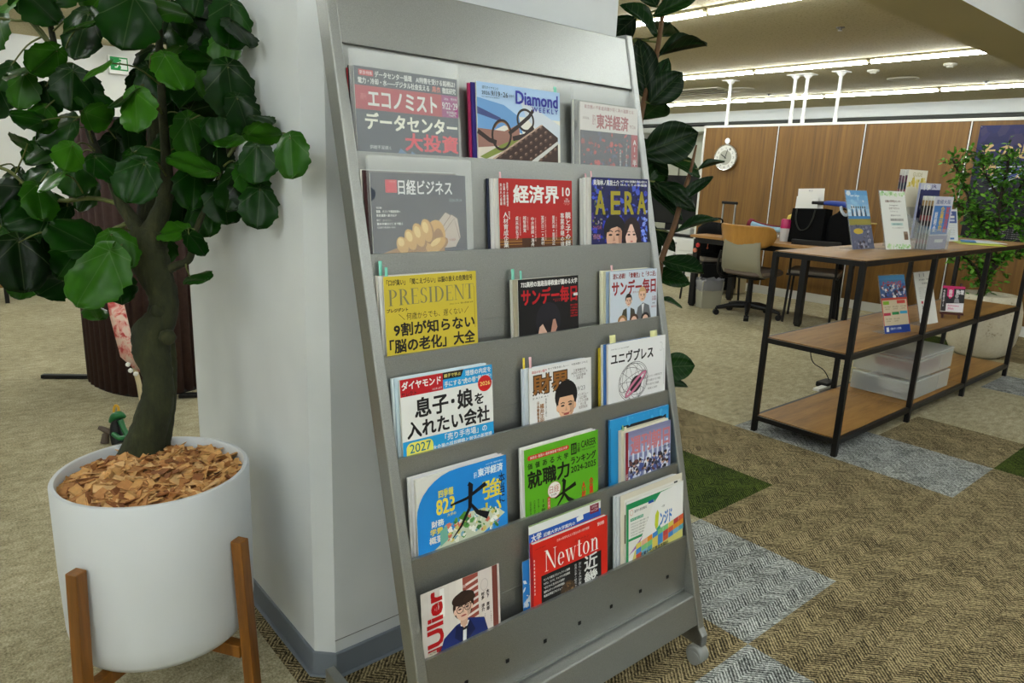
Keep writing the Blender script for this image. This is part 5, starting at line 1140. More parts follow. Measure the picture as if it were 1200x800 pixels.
# swivel chair
cc = on_z(875, 370, 0)
t = empty('office_chair', cc, 'swivel chair with grey plastic back and curved plywood headboard, on a black star base', 'office chair')
M_shell = plain('grey_beige_plastic', rgb(138, 134, 114), .5); M_seat = plain('taupe_seat_fabric', rgb(108, 96, 86), .9, spec=.15)
hd = R(86)                                            # chair faces the desk, turned to the right
ch = lambda x, y, z: Vector((x * math.cos(hd) - y * math.sin(hd), x * math.sin(hd) + y * math.cos(hd), z))   # x forward, y left
for k in range(5):
    a = R(72 * k + 12); e = Vector((math.cos(a) * .29, math.sin(a) * .29, 0)); g = G()
    g.tube([Vector((0, 0, .105)), e * .55 + Vector((0, 0, .095)), e + Vector((0, 0, .068))], [.032, .024, .016], 10); leg = build('base_leg', g, M_blackp, t, smooth=True)
    g = G(); u = Vector((-e.y, e.x, 0)).normalized(); g.tube([e - u * .022 + Vector((0, 0, .027)), e + u * .022 + Vector((0, 0, .027))], .027, 14); g.tube([e + Vector((0, 0, .03)), e + Vector((0, 0, .07))], .012, 8); build('castor', g, M_blackp, leg, smooth=True, bevel=.003)
g = G(); g.tube([(0, 0, .09), (0, 0, .36)], [.03, .022], 14); g.box((0, 0, .37), (.2, .16, .04)); build('column', g, M_blackp, t, bevel=.004)
g = G(); n = 20
for z, s in ((.39, .92), (.405, 1.0), (.43, 1.0), (.445, .9)):
    g.v += [tuple(ch(.02 + .235 * s * math.copysign(abs(math.cos(2 * math.pi * k / n)) ** .6, math.cos(2 * math.pi * k / n)), .225 * s * math.copysign(abs(math.sin(2 * math.pi * k / n)) ** .6, math.sin(2 * math.pi * k / n)), z)) for k in range(n)]
g.f += [[i * n + k, i * n + (k + 1) % n, (i + 1) * n + (k + 1) % n, (i + 1) * n + k] for i in range(3) for k in range(n)] + [list(range(n - 1, -1, -1)), list(range(3 * n, 4 * n))]; g.m = [0] * len(g.f)
build('seat', g, M_seat, t, smooth=True, angle=50)
def shell(rows, thick, mat, name):
    """curved upright sheet: rows of (z, back offset, half width, wrap)"""
    g = G(); n = 12
    for z, x, hw, wrap in rows:
        for k in range(n + 1): q = k / n * 2 - 1; g.v.append(tuple(ch(x + wrap * q * q, hw * q, z)))
    g.f = [[i * (n + 1) + k, i * (n + 1) + k + 1, (i + 1) * (n + 1) + k + 1, (i + 1) * (n + 1) + k] for i in range(len(rows) - 1) for k in range(n)]; g.m = [0] * len(g.f)
    o = build(name, g, mat, t, smooth=True, angle=60); s = o.modifiers.new('s', 'SOLIDIFY'); s.thickness = thick; s.offset = 0; return o
shell([(.385, .12, .14, .0), (.385, -.08, .19, .01), (.40, -.17, .205, .03), (.45, -.225, .205, .05), (.55, -.25, .20, .06), (.68, -.255, .19, .06), (.755, -.25, .18, .06), (.765, -.25, .17, .06)], .012, M_shell, 'back_shell')
shell([(.645, -.245, .12, .05), (.66, -.252, .21, .10), (.69, -.258, .26, .13), (.745, -.262, .285, .15), (.80, -.268, .285, .14), (.83, -.272, .27, .12), (.84, -.275, .24, .09)], .014, M_ply, 'headboard')
for s in (1,):
    g = G(); g.tube(crom([ch(.0, .12 * s, .36), ch(-.18, .19 * s, .36), ch(-.255, .19 * s, .45), ch(-.262, .165 * s, .60)], 5), .011, 8)
    build('back_support', g, M_blackp, t, smooth=True)

# black stacking chairs with grey seat pads
def stool(x, y, rz, label):
    t = empty('stacking_chair', (x, y, 0), label, 'chair', 'black stacking chairs with grey pads', rotz=rz)
    for sx, sy in ((-.2, -.2), (.2, -.2), (-.18, .2), (.18, .2)):
        g = G(); g.tube([(sx * 1.08, sy * 1.1, 0), (sx, sy, .44)], .011, 8); build('leg', g, M_black, t, smooth=True)
    g = G(); g.box((0, 0, .43), (.43, .42, .02)); build('seat_frame', g, M_black, t, bevel=.004)
    g = G(); g.box((0, 0, .455), (.42, .41, .034)); build('seat', g, plain('grey_seat_pad', rgb(128, 120, 110), .9, spec=.15), t, bevel=.012, seg=3)
    for sx in (-.19, .19):
        g = G(); g.tube([(sx, .2, .44), (sx * .98, .25, .72)], .011, 8); build('back_post', g, M_black, t, smooth=True)
    g = G(); g.box((0, .245, .68), (.40, .022, .13)); build('backrest', g, M_blackp, t, bevel=.008)
stool(-2.78, 3.60, R(-30), 'black chair with grey pad at the left desk end, under a black bag')
stool(-1.72, 3.62, R(200), 'black chair with grey seat pad tucked under the desk behind the shelf unit')

# black backpack on the left chair
bp0 = Vector((-2.78, 3.60, .474))
t = empty('backpack', bp0, 'black fabric bag with a small charm, sitting on the chair at the left desk end', 'bag')
g = G()
for z, s in ((0, .9), (.04, 1.02), (.16, 1.04), (.26, .96), (.31, .7), (.325, .35)):
    n = 20; g.v += [(.19 * s * math.copysign(abs(math.cos(2 * math.pi * k / n)) ** .65, math.cos(2 * math.pi * k / n)), .13 * s * math.copysign(abs(math.sin(2 * math.pi * k / n)) ** .65, math.sin(2 * math.pi * k / n)), z + .012 * math.sin(3 * k)) for k in range(n)]
g.f += [[i * n + k, i * n + (k + 1) % n, (i + 1) * n + (k + 1) % n, (i + 1) * n + k] for i in range(5) for k in range(n)] + [list(range(n - 1, -1, -1)), list(range(5 * n, 6 * n))]; g.m = [0] * len(g.f)
build('body', g, M_dark, t, smooth=True, angle=60)
g = G(); g.tube(crom([(-.06, 0, .31), (-.05, 0, .37), (.05, 0, .37), (.06, 0, .31)], 5), .009, 8); build('handle', g, M_dark, t, smooth=True)
g = G(); g.box((0, -.142, .12), (.25, .03, .16)); build('front_pocket', g, M_dark, t, bevel=.02, seg=3)
g = G(); g.tube([(.03, -.162, .17), (.03, -.166, .10)], .004, 6); g.lathe([(0, -.012), (.012, 0), (0, .012)], 8, (.03, -.166, .09)); build('charm', g, plain('orange_charm', rgb(196, 96, 60), .5), t, smooth=True)
for px, py, col, lab in ((818, 287, (190, 40, 36), 'small red charm hanging from the left front desk leg'), (814.5, 293, (200, 120, 90), 'round orange charm hanging below the red one at the desk leg')):
    q = on_y(px, py, dyf - .005); o = empty('charm', q, lab, 'charm'); g = G(); g.lathe([(0, -.012), (.02, -.008), (.022, 0), (.02, .008), (0, .012)], 14); g.v = [(x, z, y) for x, y, z in g.v]; build('disc', g, plain('charm_%d' % px, rgb(*col), .5), o, smooth=True); g = G(); g.tube([(0, 0, .02), (0, .012, .05)], .002, 6); build('loop', g, M_blackp, o)
# suitcase with a pulled-up handle
q = on_y(846, 280, 4.2); sx = q.x
t = empty('suitcase', (sx, 4.2, 0), 'black trolley suitcase with raised silver telescopic handle, behind the desk end', 'suitcase', rotz=R(-10))
g = G(); g.box((0, 0, .33), (.36, .22, .54)); build('body', g, M_dark, t, bevel=.03, seg=3)
for x in (-.085, .085):
    g = G(); g.tube([(x, .06, .59), (x, .06, .985)], .010, 8); build('handle_tube', g, M_steel, t, smooth=True)
g = G(); g.box((0, .06, .99), (.215, .028, .03)); build('handle_grip', g, M_blackp, t, bevel=.008)
for x in (-.14, .14):
    for y in (-.08, .08): g = G(); g.tube([(x - .012, y, .025), (x + .012, y, .025)], .025, 12); g.box((x, y, .05), (.03, .03, .03)); build('wheel', g, M_blackp, t)
# waste bin with bag liner
bx = on_z(822, 361, 0)
t = empty('waste_bin', (bx.x, bx.y + .10, 0), 'pale grey waste bin with a grey plastic bag liner, under the desk end', 'waste bin', rotz=R(-28))
g = G(); H = .265
def sq(s, w, d, z): return [(-w / 2 * s, -d / 2 * s, z), (w / 2 * s, -d / 2 * s, z), (w / 2 * s, d / 2 * s, z), (-w / 2 * s, d / 2 * s, z)]
V = sq(.86, .15, .23, 0) + sq(1, .15, .23, H) + sq(.95, .15, .23, H) + sq(.8, .15, .23, .02)
g.add(V, [(3, 2, 1, 0)] + [(i, (i + 1) % 4, 4 + (i + 1) % 4, 4 + i) for i in range(4)] + [(4 + i, 4 + (i + 1) % 4, 8 + (i + 1) % 4, 8 + i) for i in range(4)] + [(8 + i, 8 + (i + 1) % 4, 12 + (i + 1) % 4, 12 + i) for i in range(4)] + [(12, 13, 14, 15)])
build('bin', g, plain('bin_plastic', rgb(158, 156, 138), .5), t, bevel=.004)
g = G(); rn = random.Random(4); n = 36
for z, s in ((H - .09, 1.03), (H - .05, 1.06), (H - .01, 1.08), (H + .02, 1.03), (H + .005, .9), (H - .06, .85)):
    for k in range(n):
        a = 2 * math.pi * k / n; x = math.copysign(abs(math.cos(a)) ** .35, math.cos(a)); y = math.copysign(abs(math.sin(a)) ** .35, math.sin(a))
        g.v.append((x * .075 * s + rn.gauss(0, .003), y * .115 * s + rn.gauss(0, .003), z + rn.gauss(0, .008)))
g.f = [[i * n + k, i * n + (k + 1) % n, (i + 1) * n + (k + 1) % n, (i + 1) * n + k] for i in range(5) for k in range(n)]; g.m = [0] * len(g.f)
build('bag_liner', g, M_bag, t, smooth=True, angle=30)

# things on the desk
q = on_z(962, 281, dz + .001)
tb = Vector((on_y(948, 270, 3.55).x, 3.55, dz + .001))
t = empty('tote_bag', tb, 'black canvas tote bag standing on the desk', 'tote bag', rotz=R(-6))
g = G(); W2 = .345 / 2
g.add([(-W2, -.07, 0), (W2, -.07, 0), (W2, .07, 0), (-W2, .07, 0), (-W2 * .93, -.05, .30), (W2 * .96, -.05, .315), (W2 * .96, .06, .305), (-W2 * .93, .06, .29)], [(3, 2, 1, 0), (0, 1, 5, 4), (1, 2, 6, 5), (2, 3, 7, 6), (3, 0, 4, 7)])
o = build('body', g, M_dark, t, sub=0, bevel=.006); 
g = G(); g.tube(crom([(-.11, -.056, .30), (-.10, -.066, .20), (-.05, -.073, .12), (.02, -.073, .13), (.06, -.066, .21), (.07, -.056, .30)], 5), .007, 6); build('strap', g, plain('dark_strap', rgb(32, 34, 26), .8), t, smooth=True)
t2 = empty('shoulder_bag', tb + Vector((.30, .03, 0)), 'rounded black bag right beside the tote bag on the desk', 'bag')
g = G(); n = 20
for z, s in ((0, .95), (.06, 1.03), (.18, 1.0), (.25, .85), (.285, .5)): g.v += [(.15 * s * math.copysign(abs(math.cos(2 * math.pi * k / n)) ** .7, math.cos(2 * math.pi * k / n)), .09 * s * math.copysign(abs(math.sin(2 * math.pi * k / n)) ** .7, math.sin(2 * math.pi * k / n)), z) for k in range(n)]
g.f += [[i * n + k, i * n + (k + 1) % n, (i + 1) * n + (k + 1) % n, (i + 1) * n + k] for i in range(4) for k in range(n)] + [list(range(n - 1, -1, -1)), list(range(4 * n, 5 * n))]; g.m = [0] * len(g.f)
build('body', g, M_dark, t2, smooth=True, angle=60); g = G(); g.tube(crom([(-.1, 0, .24), (-.02, -.02, .32), (.08, 0, .26)], 5), .008, 6); build('strap', g, M_dark, t2, smooth=True)
for k, (dx, h, tl, lab) in enumerate(((-.015, .475, -.05, 'larger white paper sheet standing in the tote bag, at the back'), (-.06, .40, .03, 'smaller white paper sheet standing in the tote bag, in front'))):
    t3 = empty('paper_sheet', tb + Vector((dx, .02 - .03 * k, .004)), lab, 'paper'); g = G(); w_ = .24 if k == 0 else .20; g.box((0, 0, h / 2), (w_, .004, h)); o = build('sheet', g, M_sheet, t3); o.rotation_euler = (0, tl, 0)
    if k == 0:
        P = Print(60, 40); P.rect(8, 4, 24, 12, (170, 174, 180)); P.rect(30, 4, 44, 12, (190, 190, 196)); P.rect(8, 18, 44, 21, (200, 200, 204)); g = G(); mm = P.bake(g, -.03, h - .01, -.0025); o2 = build('print', g, mm, t3); o2.rotation_euler = (0, tl, 0)
t4 = empty('blue_umbrella', tb + Vector((.17, -.005, .33)), 'folded blue umbrella with a black handle lying over the tote bag', 'umbrella')
g = G(); g.tube([(-.17, 0, .028), (-.06, 0, .030)], .016, 10); build('handle', g, M_blackp, t4, smooth=True)
g = G(); g.tube(crom([(-.06, 0, .030), (.0, 0, .032), (.12, 0, .026), (.22, 0, .0), (.27, .01, -.06)], 4), lerps([.017, .022, .026, .026, .012], 4), 10); build('folded_canopy', g, plain('blue_nylon', rgb(30, 60, 150), .5), t4, smooth=True)
g = G(); g.tube(crom([(.10, -.03, .01), (.12, -.04, -.03), (.16, -.045, -.06), (.2, -.04, -.02), (.22, -.03, .0)], 4), .012, 8); build('tie_strap', g, plain('blue_white_strap', rgb(180, 190, 200), .5), t4, smooth=True)
# pink-lidded bottle
q = Vector((on_y(920, 270, 3.5).x, 3.5, dz + .001))
t = empty('tumbler', q, 'white plastic tumbler with a magenta lid on the desk, left of the tote bag', 'tumbler')
g = G(); g.lathe([(0, 0), (.036, 0), (.042, .12), (.0, .12)], 20); build('cup', g, plain('milky_plastic', rgb(196, 196, 196), .3), t, smooth=True, angle=40)
g = G(); g.lathe([(.043, .118), (.045, .125), (.042, .19), (.036, .2), (0, .2)], 20); build('lid', g, plain('magenta_plastic', rgb(176, 24, 92), .35), t, smooth=True, angle=40)
q2 = Vector((on_y(927, 258, 3.62).x, 3.62, dz + .001))
t = empty('small_yellow_toy', q2, 'small pale yellow round-topped item behind the magenta-lidded tumbler', 'ornament')
g = G(); g.lathe([(0, 0), (.03, 0), (.026, .12), (.02, .17)], 14); build('body', g, plain('pale_cream', rgb(214, 200, 160), .5), t, smooth=True); g = G(); g.lathe([(0, .155), (.03, .17), (.038, .20), (.03, .23), (0, .245)], 16); build('head', g, plain('pale_yellow', rgb(222, 196, 90), .5), t, smooth=True)
# folded pale blue bundle with dark red ends, lying on a low divider
q = Vector((on_y(903, 270, 3.78).x, 3.78, dz + .001))
t = empty('folded_bundle', q, 'pale blue rolled bundle with dark red ends lying at the back of the desk', 'bundle')
g = G(); g.tube(crom([(-.20, 0, .115), (-.08, 0, .095), (.06, 0, .085), (.26, 0, .09)], 5), lerps([.034, .032, .03, .03], 5), 14); build('roll', g, plain('pale_blue_cloth', rgb(150, 190, 214), .7, noise=.1), t, smooth=True)
g = G(); g.tube([(-.235, 0, .125), (-.20, 0, .117)], [.045, .045], 14); g.tube(crom([(-.2, -.01, .146), (-.08, -.015, .124), (.06, -.015, .112), (.26, -.01, .118)], 5), .009, 6); build('dark_red_trim', g, plain('dark_red_cloth', rgb(112, 20, 44), .7), t, smooth=True)
g = G(); g.box((.04, .0, .028), (.48, .12, .054)); build('clear_tray', g, M_acryl, t, bevel=.003)
# small wooden display stand with a yellow top edge
q = Vector((on_y(1005, 280, 3.80).x, 3.80, dz + .001))
t = empty('wooden_stand', q, 'pale wooden box stand on the desk, right of the black bags', 'display stand')
g = G(); g.box((0, .04, .10), (.24, .016, .20)); build('back_board', g, M_ply, t, bevel=.002); g = G(); g.box((0, .02, .203), (.25, .06, .012)); build('top_edge', g, plain('pale_yellow_wood', rgb(214, 190, 110), .5), t, bevel=.002)
g = G(); g.box((0, -.01, .035), (.16, .08, .07)); build('card_block', g, plain('cream_card', rgb(196, 186, 160), .7), t, bevel=.002)

# dark display and white drawers on the desk line left of the partition
q = on_y(785, 265, 5.6)
t = empty('office_desk', (q.x, 5.55, 0), 'white office desk with black top beyond the tall plant', 'desk')
g = G(); g.box((0, 0, .50), (1.6, .7, .03)); build('table_top', g, M_blackp, t, bevel=.003)
for x in (-.75, .75): g = G(); g.box((x, 0, .25), (.04, .62, .47)); build('side_panel', g, M_wplas, t)
t = empty('monitor', (q.x, 5.62, .516), 'large black flat screen on the office desk beyond the tall plant', 'monitor')
g = G(); g.box((0, 0, .43), (1.28, .04, .66)); build('screen', g, plain('black_screen', rgb(8, 9, 10), .2), t, bevel=.006); g = G(); g.box((0, .02, .06), (.2, .05, .12)); g.box((0, 0, .008), (.45, .2, .016)); build('stand', g, M_blackp, t, bevel=.003)
for k, (px, w_, lab) in enumerate(((792, .42, 'white three-drawer cabinet left of the desk legs, beyond the tall plant'),)):
    a = on_y(774, 330, 5.05); b = on_y(812, 330, 5.05); wd = b.x - a.x + .12
    t = empty('drawer_cabinet', ((a.x + b.x) / 2 - .06, 5.3, 0), lab, 'drawer cabinet')
    g = G(); g.box((0, 0, .24), (wd, .48, .48)); build('body', g, M_wplas, t, bevel=.004)
    for r in range(3):
        g = G(); g.box((0, -.247, .40 - .145 * r), (wd - .02, .014, .135)); d = build('drawer', g, M_wplas, t, bevel=.003)
        g = G(); g.lathe([(0, -.015), (.014, -.012), (.016, 0), (.01, .012)], 12); g.v = [(x, z - .262, y + .41 - .145 * r) for x, y, z in g.v]; build('knob', g, M_steel, d, smooth=True)
for k, (px, py, c, lab) in enumerate(((806, 266, (206, 208, 200), 'pale box on the office desk beside the tall plant stem'), (790, 271, (220, 220, 214), 'white paper pile on the office desk beyond the tall plant'))):
    q = on_y(px, py, 5.34); t = empty('lidded_box' if k == 0 else 'paper_pile', (q.x, 5.36, .516), lab, 'box' if k == 0 else 'papers'); g = G()
    if k == 0: g.box((0, 0, .035), (.16, .14, .07)); build('box', g, ink(*c), t, bevel=.004); g = G(); g.box((0, 0, .075), (.166, .146, .012)); build('lid', g, M_wplas, t, bevel=.002)
    else: g.box((0, 0, .012), (.21, .15, .024), rot=Matrix.Rotation(.2, 3, 'Z')); build('sheets', g, M_sheet, t)
# beige pleated cabinet under the desk end
q = on_y(838, 340, 4.35)
t = empty('low_cabinet', (q.x + .03, 4.40, 0), 'cream ribbed low cabinet behind the waste bin', 'cabinet')
g = G(); g.box((0, 0, .24), (.52, .2, .46)); build('body', g, plain('cream_panel', rgb(186, 174, 140), .6), t, bevel=.004)
g = G()
for k in range(12): g.box((-.24 + .0436 * k, -.103, .24), (.014, .008, .44))
build('rib', g, plain('cream_rib', rgb(170, 158, 124), .6), t)
# ================================================================== SHELF UNIT
SX0, SX1, SY0, SPAN, NB = -.405, .0, .525, .817, 3
SZ = (.083, .478, .893)
so = Vector((SX0, SY0, 0))
sh = empty('shelf_unit', so, 'long black-framed open shelf unit with three wood-look shelves', 'shelf unit')
Wx, Ly = SX1 - SX0, SPAN * NB; T = .024
for b in range(NB + 1):
    for x in (0, Wx):
        g = G(); g.box((x, SPAN * b, (SZ[2] - .004) / 2), (T, T, SZ[2] - .004)); build('leg', g, M_black, sh, bevel=.0015)
for z in SZ:
    g = G()
    for x in (0, Wx): g.box((x, Ly / 2, z - .013), (.020, Ly - .002, .024))
    for b in range(NB + 1): g.box((Wx / 2, SPAN * b, z - .0135), (Wx - .02, .020, .023))
    build('shelf_frame', g, M_black, sh)
    for b in range(NB):
        g = G(); g.box((Wx / 2, SPAN * (b + .5), z - .004), (Wx - (.020 if z < .8 else -.016), SPAN - .006, .012)); build('shelf_board', g, M_shelfwood, sh, bevel=.001)

TOP, MID, LOW = SZ[2] + .0022, SZ[1] + .0022, SZ[0] + .0022
# acrylic L-shaped stands with a leaflet inside
def stand(x, y, z, rz, w, h, lean, label, P, name='leaflet_stand', cat='leaflet stand', depth=.07):
    t = empty(name, (x, y, z), label, cat, 'upright leaflet stands on the shelf unit', rotz=rz)
    g = G(); d = .0025; tp = math.tan(lean)
    g.prism([(-w / 2 - .004, 0, 0), (-w / 2 - .004, h * tp, h), (-w / 2 - .004, h * tp + d, h), (-w / 2 - .004, d + .001, .004), (-w / 2 - .004, depth, .004), (-w / 2 - .004, depth, 0)], (w + .008, 0, 0)); build('acrylic_holder', g, M_acryl, t)
    g = G(); mm = P.bake(g, -w / 2, h - .004, -.0012, scale=w / P.w)
    kz = (h - .006) / (P.h * w / P.w); g.v = [(a, b + (h - .004 + (c - h + .004) * kz) * tp, h - .004 + (c - h + .004) * kz) for a, b, c in g.v]
    build('leaflet', g, mm, t); return t
def hd(px, py, z): return on_z(px, py, z)
# face direction: towards the carpet side and the rack
def facing(deg): return R(deg)
P = Print(100, 210); P.rect(0, 0, 100, 210, (206, 214, 220)); P.grad(0, 0, 100, 100, (96, 160, 214), (190, 214, 232), 6); P.scatter(24, 4, 6, 96, 90, [(220, 232, 240), (120, 180, 224), (150, 200, 230)], 4, 12, 6); P.text('Open Campus', 18, 14, 44, 10, (230, 240, 246), .02)
for k in range(7): P.poly([(18 + k * 10, 66), (22 + k * 10, 64), (25 + k * 10, 92), (16 + k * 10, 92)], ((40, 60, 90), (226, 230, 236))[k % 2]); P.ell(20 + k * 10, 60, 3, 4, (70, 60, 60), n=8)
P.rect(0, 92, 100, 102, (60, 130, 190)); P.rect(0, 102, 100, 126, (150, 140, 60)); P.rect(0, 124, 100, 210, (96, 100, 124)); P.scatter(50, 4, 126, 96, 206, [(70, 76, 100), (130, 130, 150), (160, 160, 176), (60, 50, 60)], 3, 9, 8); P.ell(36, 146, 22, 10, (206, 176, 60))
q = hd(1012, 292, TOP); stand(q.x, q.y, TOP, R(84), .200, .292, R(17), 'blue-topped leaflet in a clear stand, first from the left on the top shelf', P)
P = Print(120, 210); P.rect(0, 0, 120, 210, (228, 230, 224)); P.scatter(40, 3, 3, 117, 16, [(150, 196, 130), (180, 214, 160), (206, 226, 190)], 3, 8, 6); P.scatter(40, 3, 194, 117, 207, [(150, 196, 130), (180, 214, 160), (206, 226, 190)], 3, 8, 7)
P.text('近畿大学学生センター', 22, 32, 78, 9, (110, 76, 60), .03, 1); P.text('Instagram', 40, 48, 40, 7, (120, 120, 120), .01); P.text('公式アカウント', 36, 58, 50, 8, (120, 100, 90), .02, 1); P.text('follow us', 40, 70, 36, 5, (150, 150, 150)); P.text('本日のイベント', 40, 84, 48, 7, (90, 90, 90), .02, 1); P.rect(36, 98, 100, 108, (196, 196, 190)); P.text('就職支援のお知らせ', 38, 100, 60, 7, (90, 90, 90), .01, 1); P.rect(38, 114, 94, 124, (190, 216, 210)); P.text('進路相談窓口', 44, 116, 44, 6, (70, 120, 120), .01, 1); P.text('くわしくは 相談窓口まで', 40, 130, 56, 5, (120, 120, 120), 0, 1)
P.rect(92, 146, 112, 176, (150, 130, 110)); P.rect(96, 156, 112, 176, (110, 84, 64))
q = hd(1053, 292.5, TOP); stand(q.x, q.y, TOP, R(78), .208, .296, R(17), 'white notice with green leaf border in a clear stand on the top shelf', P)

# tiered clear holder full of booklets, seen from its left side
q = hd(1096, 292.5, TOP); hx, hy = q.x, q.y; rz = R(83)
t = empty('brochure_holder', (hx, hy, TOP), 'clear tiered brochure holder full of booklets on the top shelf', 'brochure holder', rotz=rz)
STEP, RISE = .078, .052
g = G()
for k in range(3): g.box((0, STEP * k - .008, .055 + RISE * k), (.216, .002, .11)); g.box((0, STEP * k + .03, RISE * k + .001), (.216, .072, .002))
for s_ in (-1, 1): g.prism([(s_ * .1085, -.009, 0), (s_ * .1085, STEP * 2 + .07, 0), (s_ * .1085, STEP * 2 + .07, .20), (s_ * .1085, STEP * 2, .20), (s_ * .1085, -.009, .10)], (.002 * s_, 0, 0))
build('clear_holder', g, M_acryl, t)
def lp(kind):
    P = Print(100, 140)
    if kind == 0: P.rect(0, 0, 100, 140, (200, 202, 214)); P.text('産経大阪', 12, 8, 76, 12, (90, 100, 150), .02); P.rect(6, 24, 94, 100, (60, 120, 190)); P.vtext('企業研究', 42, 26, 20, 66, (226, 190, 60), .03); P.vtext('就職活動', 70, 26, 20, 70, (200, 80, 70), .03); P.vtext('説明会', 14, 40, 16, 54, (226, 226, 230), .03); P.rect(0, 104, 100, 140, (150, 150, 176)); P.rect(36, 114, 80, 122, (226, 226, 226))
    if kind == 1: P.rect(0, 0, 100, 140, (222, 224, 226)); P.rect(10, 8, 92, 60, (76, 96, 156)); P.rect(24, 16, 54, 22, (190, 200, 220)); P.rect(30, 28, 74, 38, WHT); P.rect(30, 44, 74, 52, (200, 206, 224)); [P.text('お申し込みはこちらから', 24, 68 + 10 * k, 50, 5, (150, 150, 156), 0, 1) for k in range(5)]; P.rect(30, 124, 66, 132, (70, 120, 190))
    if kind == 2: P.rect(0, 0, 100, 140, (44, 50, 96)); P.rect(0, 0, 100, 16, (196, 198, 214)); P.text('19', 16, 4, 30, 14, WHT, .03); P.text('JR', 50, 3, 30, 12, (60, 60, 120), .02); P.scatter(36, 6, 40, 94, 134, [(80, 86, 130), (130, 130, 160), (30, 30, 60), (186, 186, 200)], 6, 16, 9)
    if kind == 3: P.rect(0, 0, 100, 140, (226, 222, 206)); P.text('GUIDE', 24, 6, 50, 10, (180, 170, 130), .02); P.scatter(26, 6, 22, 94, 44, [(206, 186, 80), (190, 170, 60), (222, 206, 130)], 4, 9, 3)
    return P
BANDS = {0: [(0, .08, (206, 206, 204)), (.08, .18, (150, 124, 84)), (.18, .36, (22, 20, 24)), (.36, .46, (120, 56, 60)), (.46, .56, (26, 24, 30)), (.56, .70, (60, 92, 116)), (.70, .82, (22, 20, 26)), (.82, .90, (110, 50, 54)), (.90, 1, (26, 26, 30))],
         2: [(0, .10, (206, 206, 200)), (.10, .22, (90, 50, 70)), (.22, .34, (30, 40, 60)), (.34, .55, (120, 60, 70)), (.55, .8, (44, 100, 74)), (.8, 1, (150, 150, 150))], 1: [(0, 1, (150, 156, 190))]}
def booklet(row, k, w, h, th, kind, label):
    c, s_ = math.cos(rz), math.sin(rz); ly = STEP * row + .0155 * k
    o = empty('booklet', (hx - ly * s_, hy + ly * c, TOP + RISE * row + .0035), label, 'booklet', 'booklets in the brochure holder', rotz=rz)
    g = G(); g.box((0, th / 2, h / 2), (w, th, h)); build('pages', g, M_sheet, o, bevel=.0006)
    if kind is not None: g = G(); mm = lp(kind).bake(g, -w / 2, h, -.0004, scale=w / 100); g.v = [(x, y, h + (z - h) * h / (w * 1.4)) for x, y, z in g.v]; build('front_page', g, mm, o)
    g = G(); mm = []
    for a_, b_, col in BANDS[row]:
        m_ = ink(*col); mm.append(m_) if m_ not in mm else None; z0, z1 = h * (1 - b_), h * (1 - a_); x = -w / 2 - .0005
        g.add([(x, th * .08, z0), (x, th * .92, z0), (x, th * .92, z1), (x, th * .08, z1)], [(0, 1, 2, 3)], mm.index(m_))
    build('spine', g, mm, o)
ORD = ('front', 'second from the front', 'third from the front', 'rearmost')
for k in range(4): booklet(0, k, .195, .272, .0135, 0 if k == 0 else None, 'dark-spined booklet in the lowest tier of the clear holder, ' + ORD[k])
booklet(1, 0, .20, .285, .012, 2, 'dark blue booklet with a white number, middle tier of the clear holder')
for k in range(3): booklet(2, k, .195, .300 - .004 * (k % 2), .0135, 3 if k == 0 else None, 'red and green spined booklet, highest tier of the clear holder, ' + ('front with cream cover', 'middle', 'rearmost')[k])
q = hd(1116, 283, TOP); P = lp(1); stand(q.x, q.y, TOP, R(80), .13, .20, R(12), 'white leaflet with a blue panel in a clear stand right of the brochure holder', P)
# flat papers at the far end
for k, (px, py, w_, l_, rz_, c, lab) in enumerate(((1150, 285.5, .30, .42, 30, (190, 206, 60), 'lime-edged folder lying flat at the far end of the top shelf'), (1156, 284.5, .21, .297, 40, (228, 230, 230), 'white sheet lying on the lime folder'), (1134, 284, .10, .22, 20, (40, 130, 200), 'blue leaflet lying on the white sheet'))):
    q = on_z(px, py, TOP); q.x = min(max(q.x, -.25), -.16)
    t = empty('flat_paper', (q.x, q.y, TOP + .0036 * k), lab, 'paper', rotz=R(rz_)); g = G(); g.box((0, 0, .0015), (w_ * .8, l_ * .8, .003)); build('sheet', g, ink(*c), t)
    P = Print(100, 140)
    if k: P.line([(12, 20), (60, 60), (90, 110)], 8, (40, 80, 170) if k == 1 else (230, 236, 240)); P.line([(10, 50), (50, 90)], 5, (40, 80, 170) if k == 1 else (230, 236, 240))
    else: P.rect(4, 4, 96, 20, (160, 180, 40))
    g = G(); mm = P.bake(g, -w_ * .4, 0, 0, scale=w_ * .8 / 100); g.v = [(a, c_ + l_ * .4, .0032 - b) for a, b, c_ in g.v]; build('print', g, mm, t)

# leaflet stands on the middle shelf
P = Print(105, 210); P.rect(0, 0, 105, 210, (206, 190, 160)); P.grad(0, 0, 105, 84, (80, 150, 200), (60, 80, 130), 5); P.scatter(60, 4, 34, 101, 80, [(40, 44, 70), (190, 190, 206), (60, 90, 160), (150, 60, 60), (226, 226, 226)], 3, 8, 6); P.text('オープンキャンパス', 12, 20, 78, 18, (206, 40, 40), .05); P.rect(0, 82, 105, 90, (190, 70, 50)); P.rect(6, 94, 30, 106, (130, 180, 40)); P.rect(62, 92, 96, 104, (206, 70, 60)); P.rect(4, 136, 32, 146, (180, 40, 70)); P.rect(38, 134, 66, 144, (40, 130, 70)); P.rect(70, 132, 100, 142, (60, 160, 200))
for k in range(5): P.text('学部紹介と個別相談', 10 + (k % 3) * 32, 112 + 44 * (k // 3), 24, 5, (120, 100, 80), 0, 1); P.text('入試説明会', 10 + (k % 3) * 32, 120 + 44 * (k // 3), 20, 5, (120, 100, 80), 0, 1)
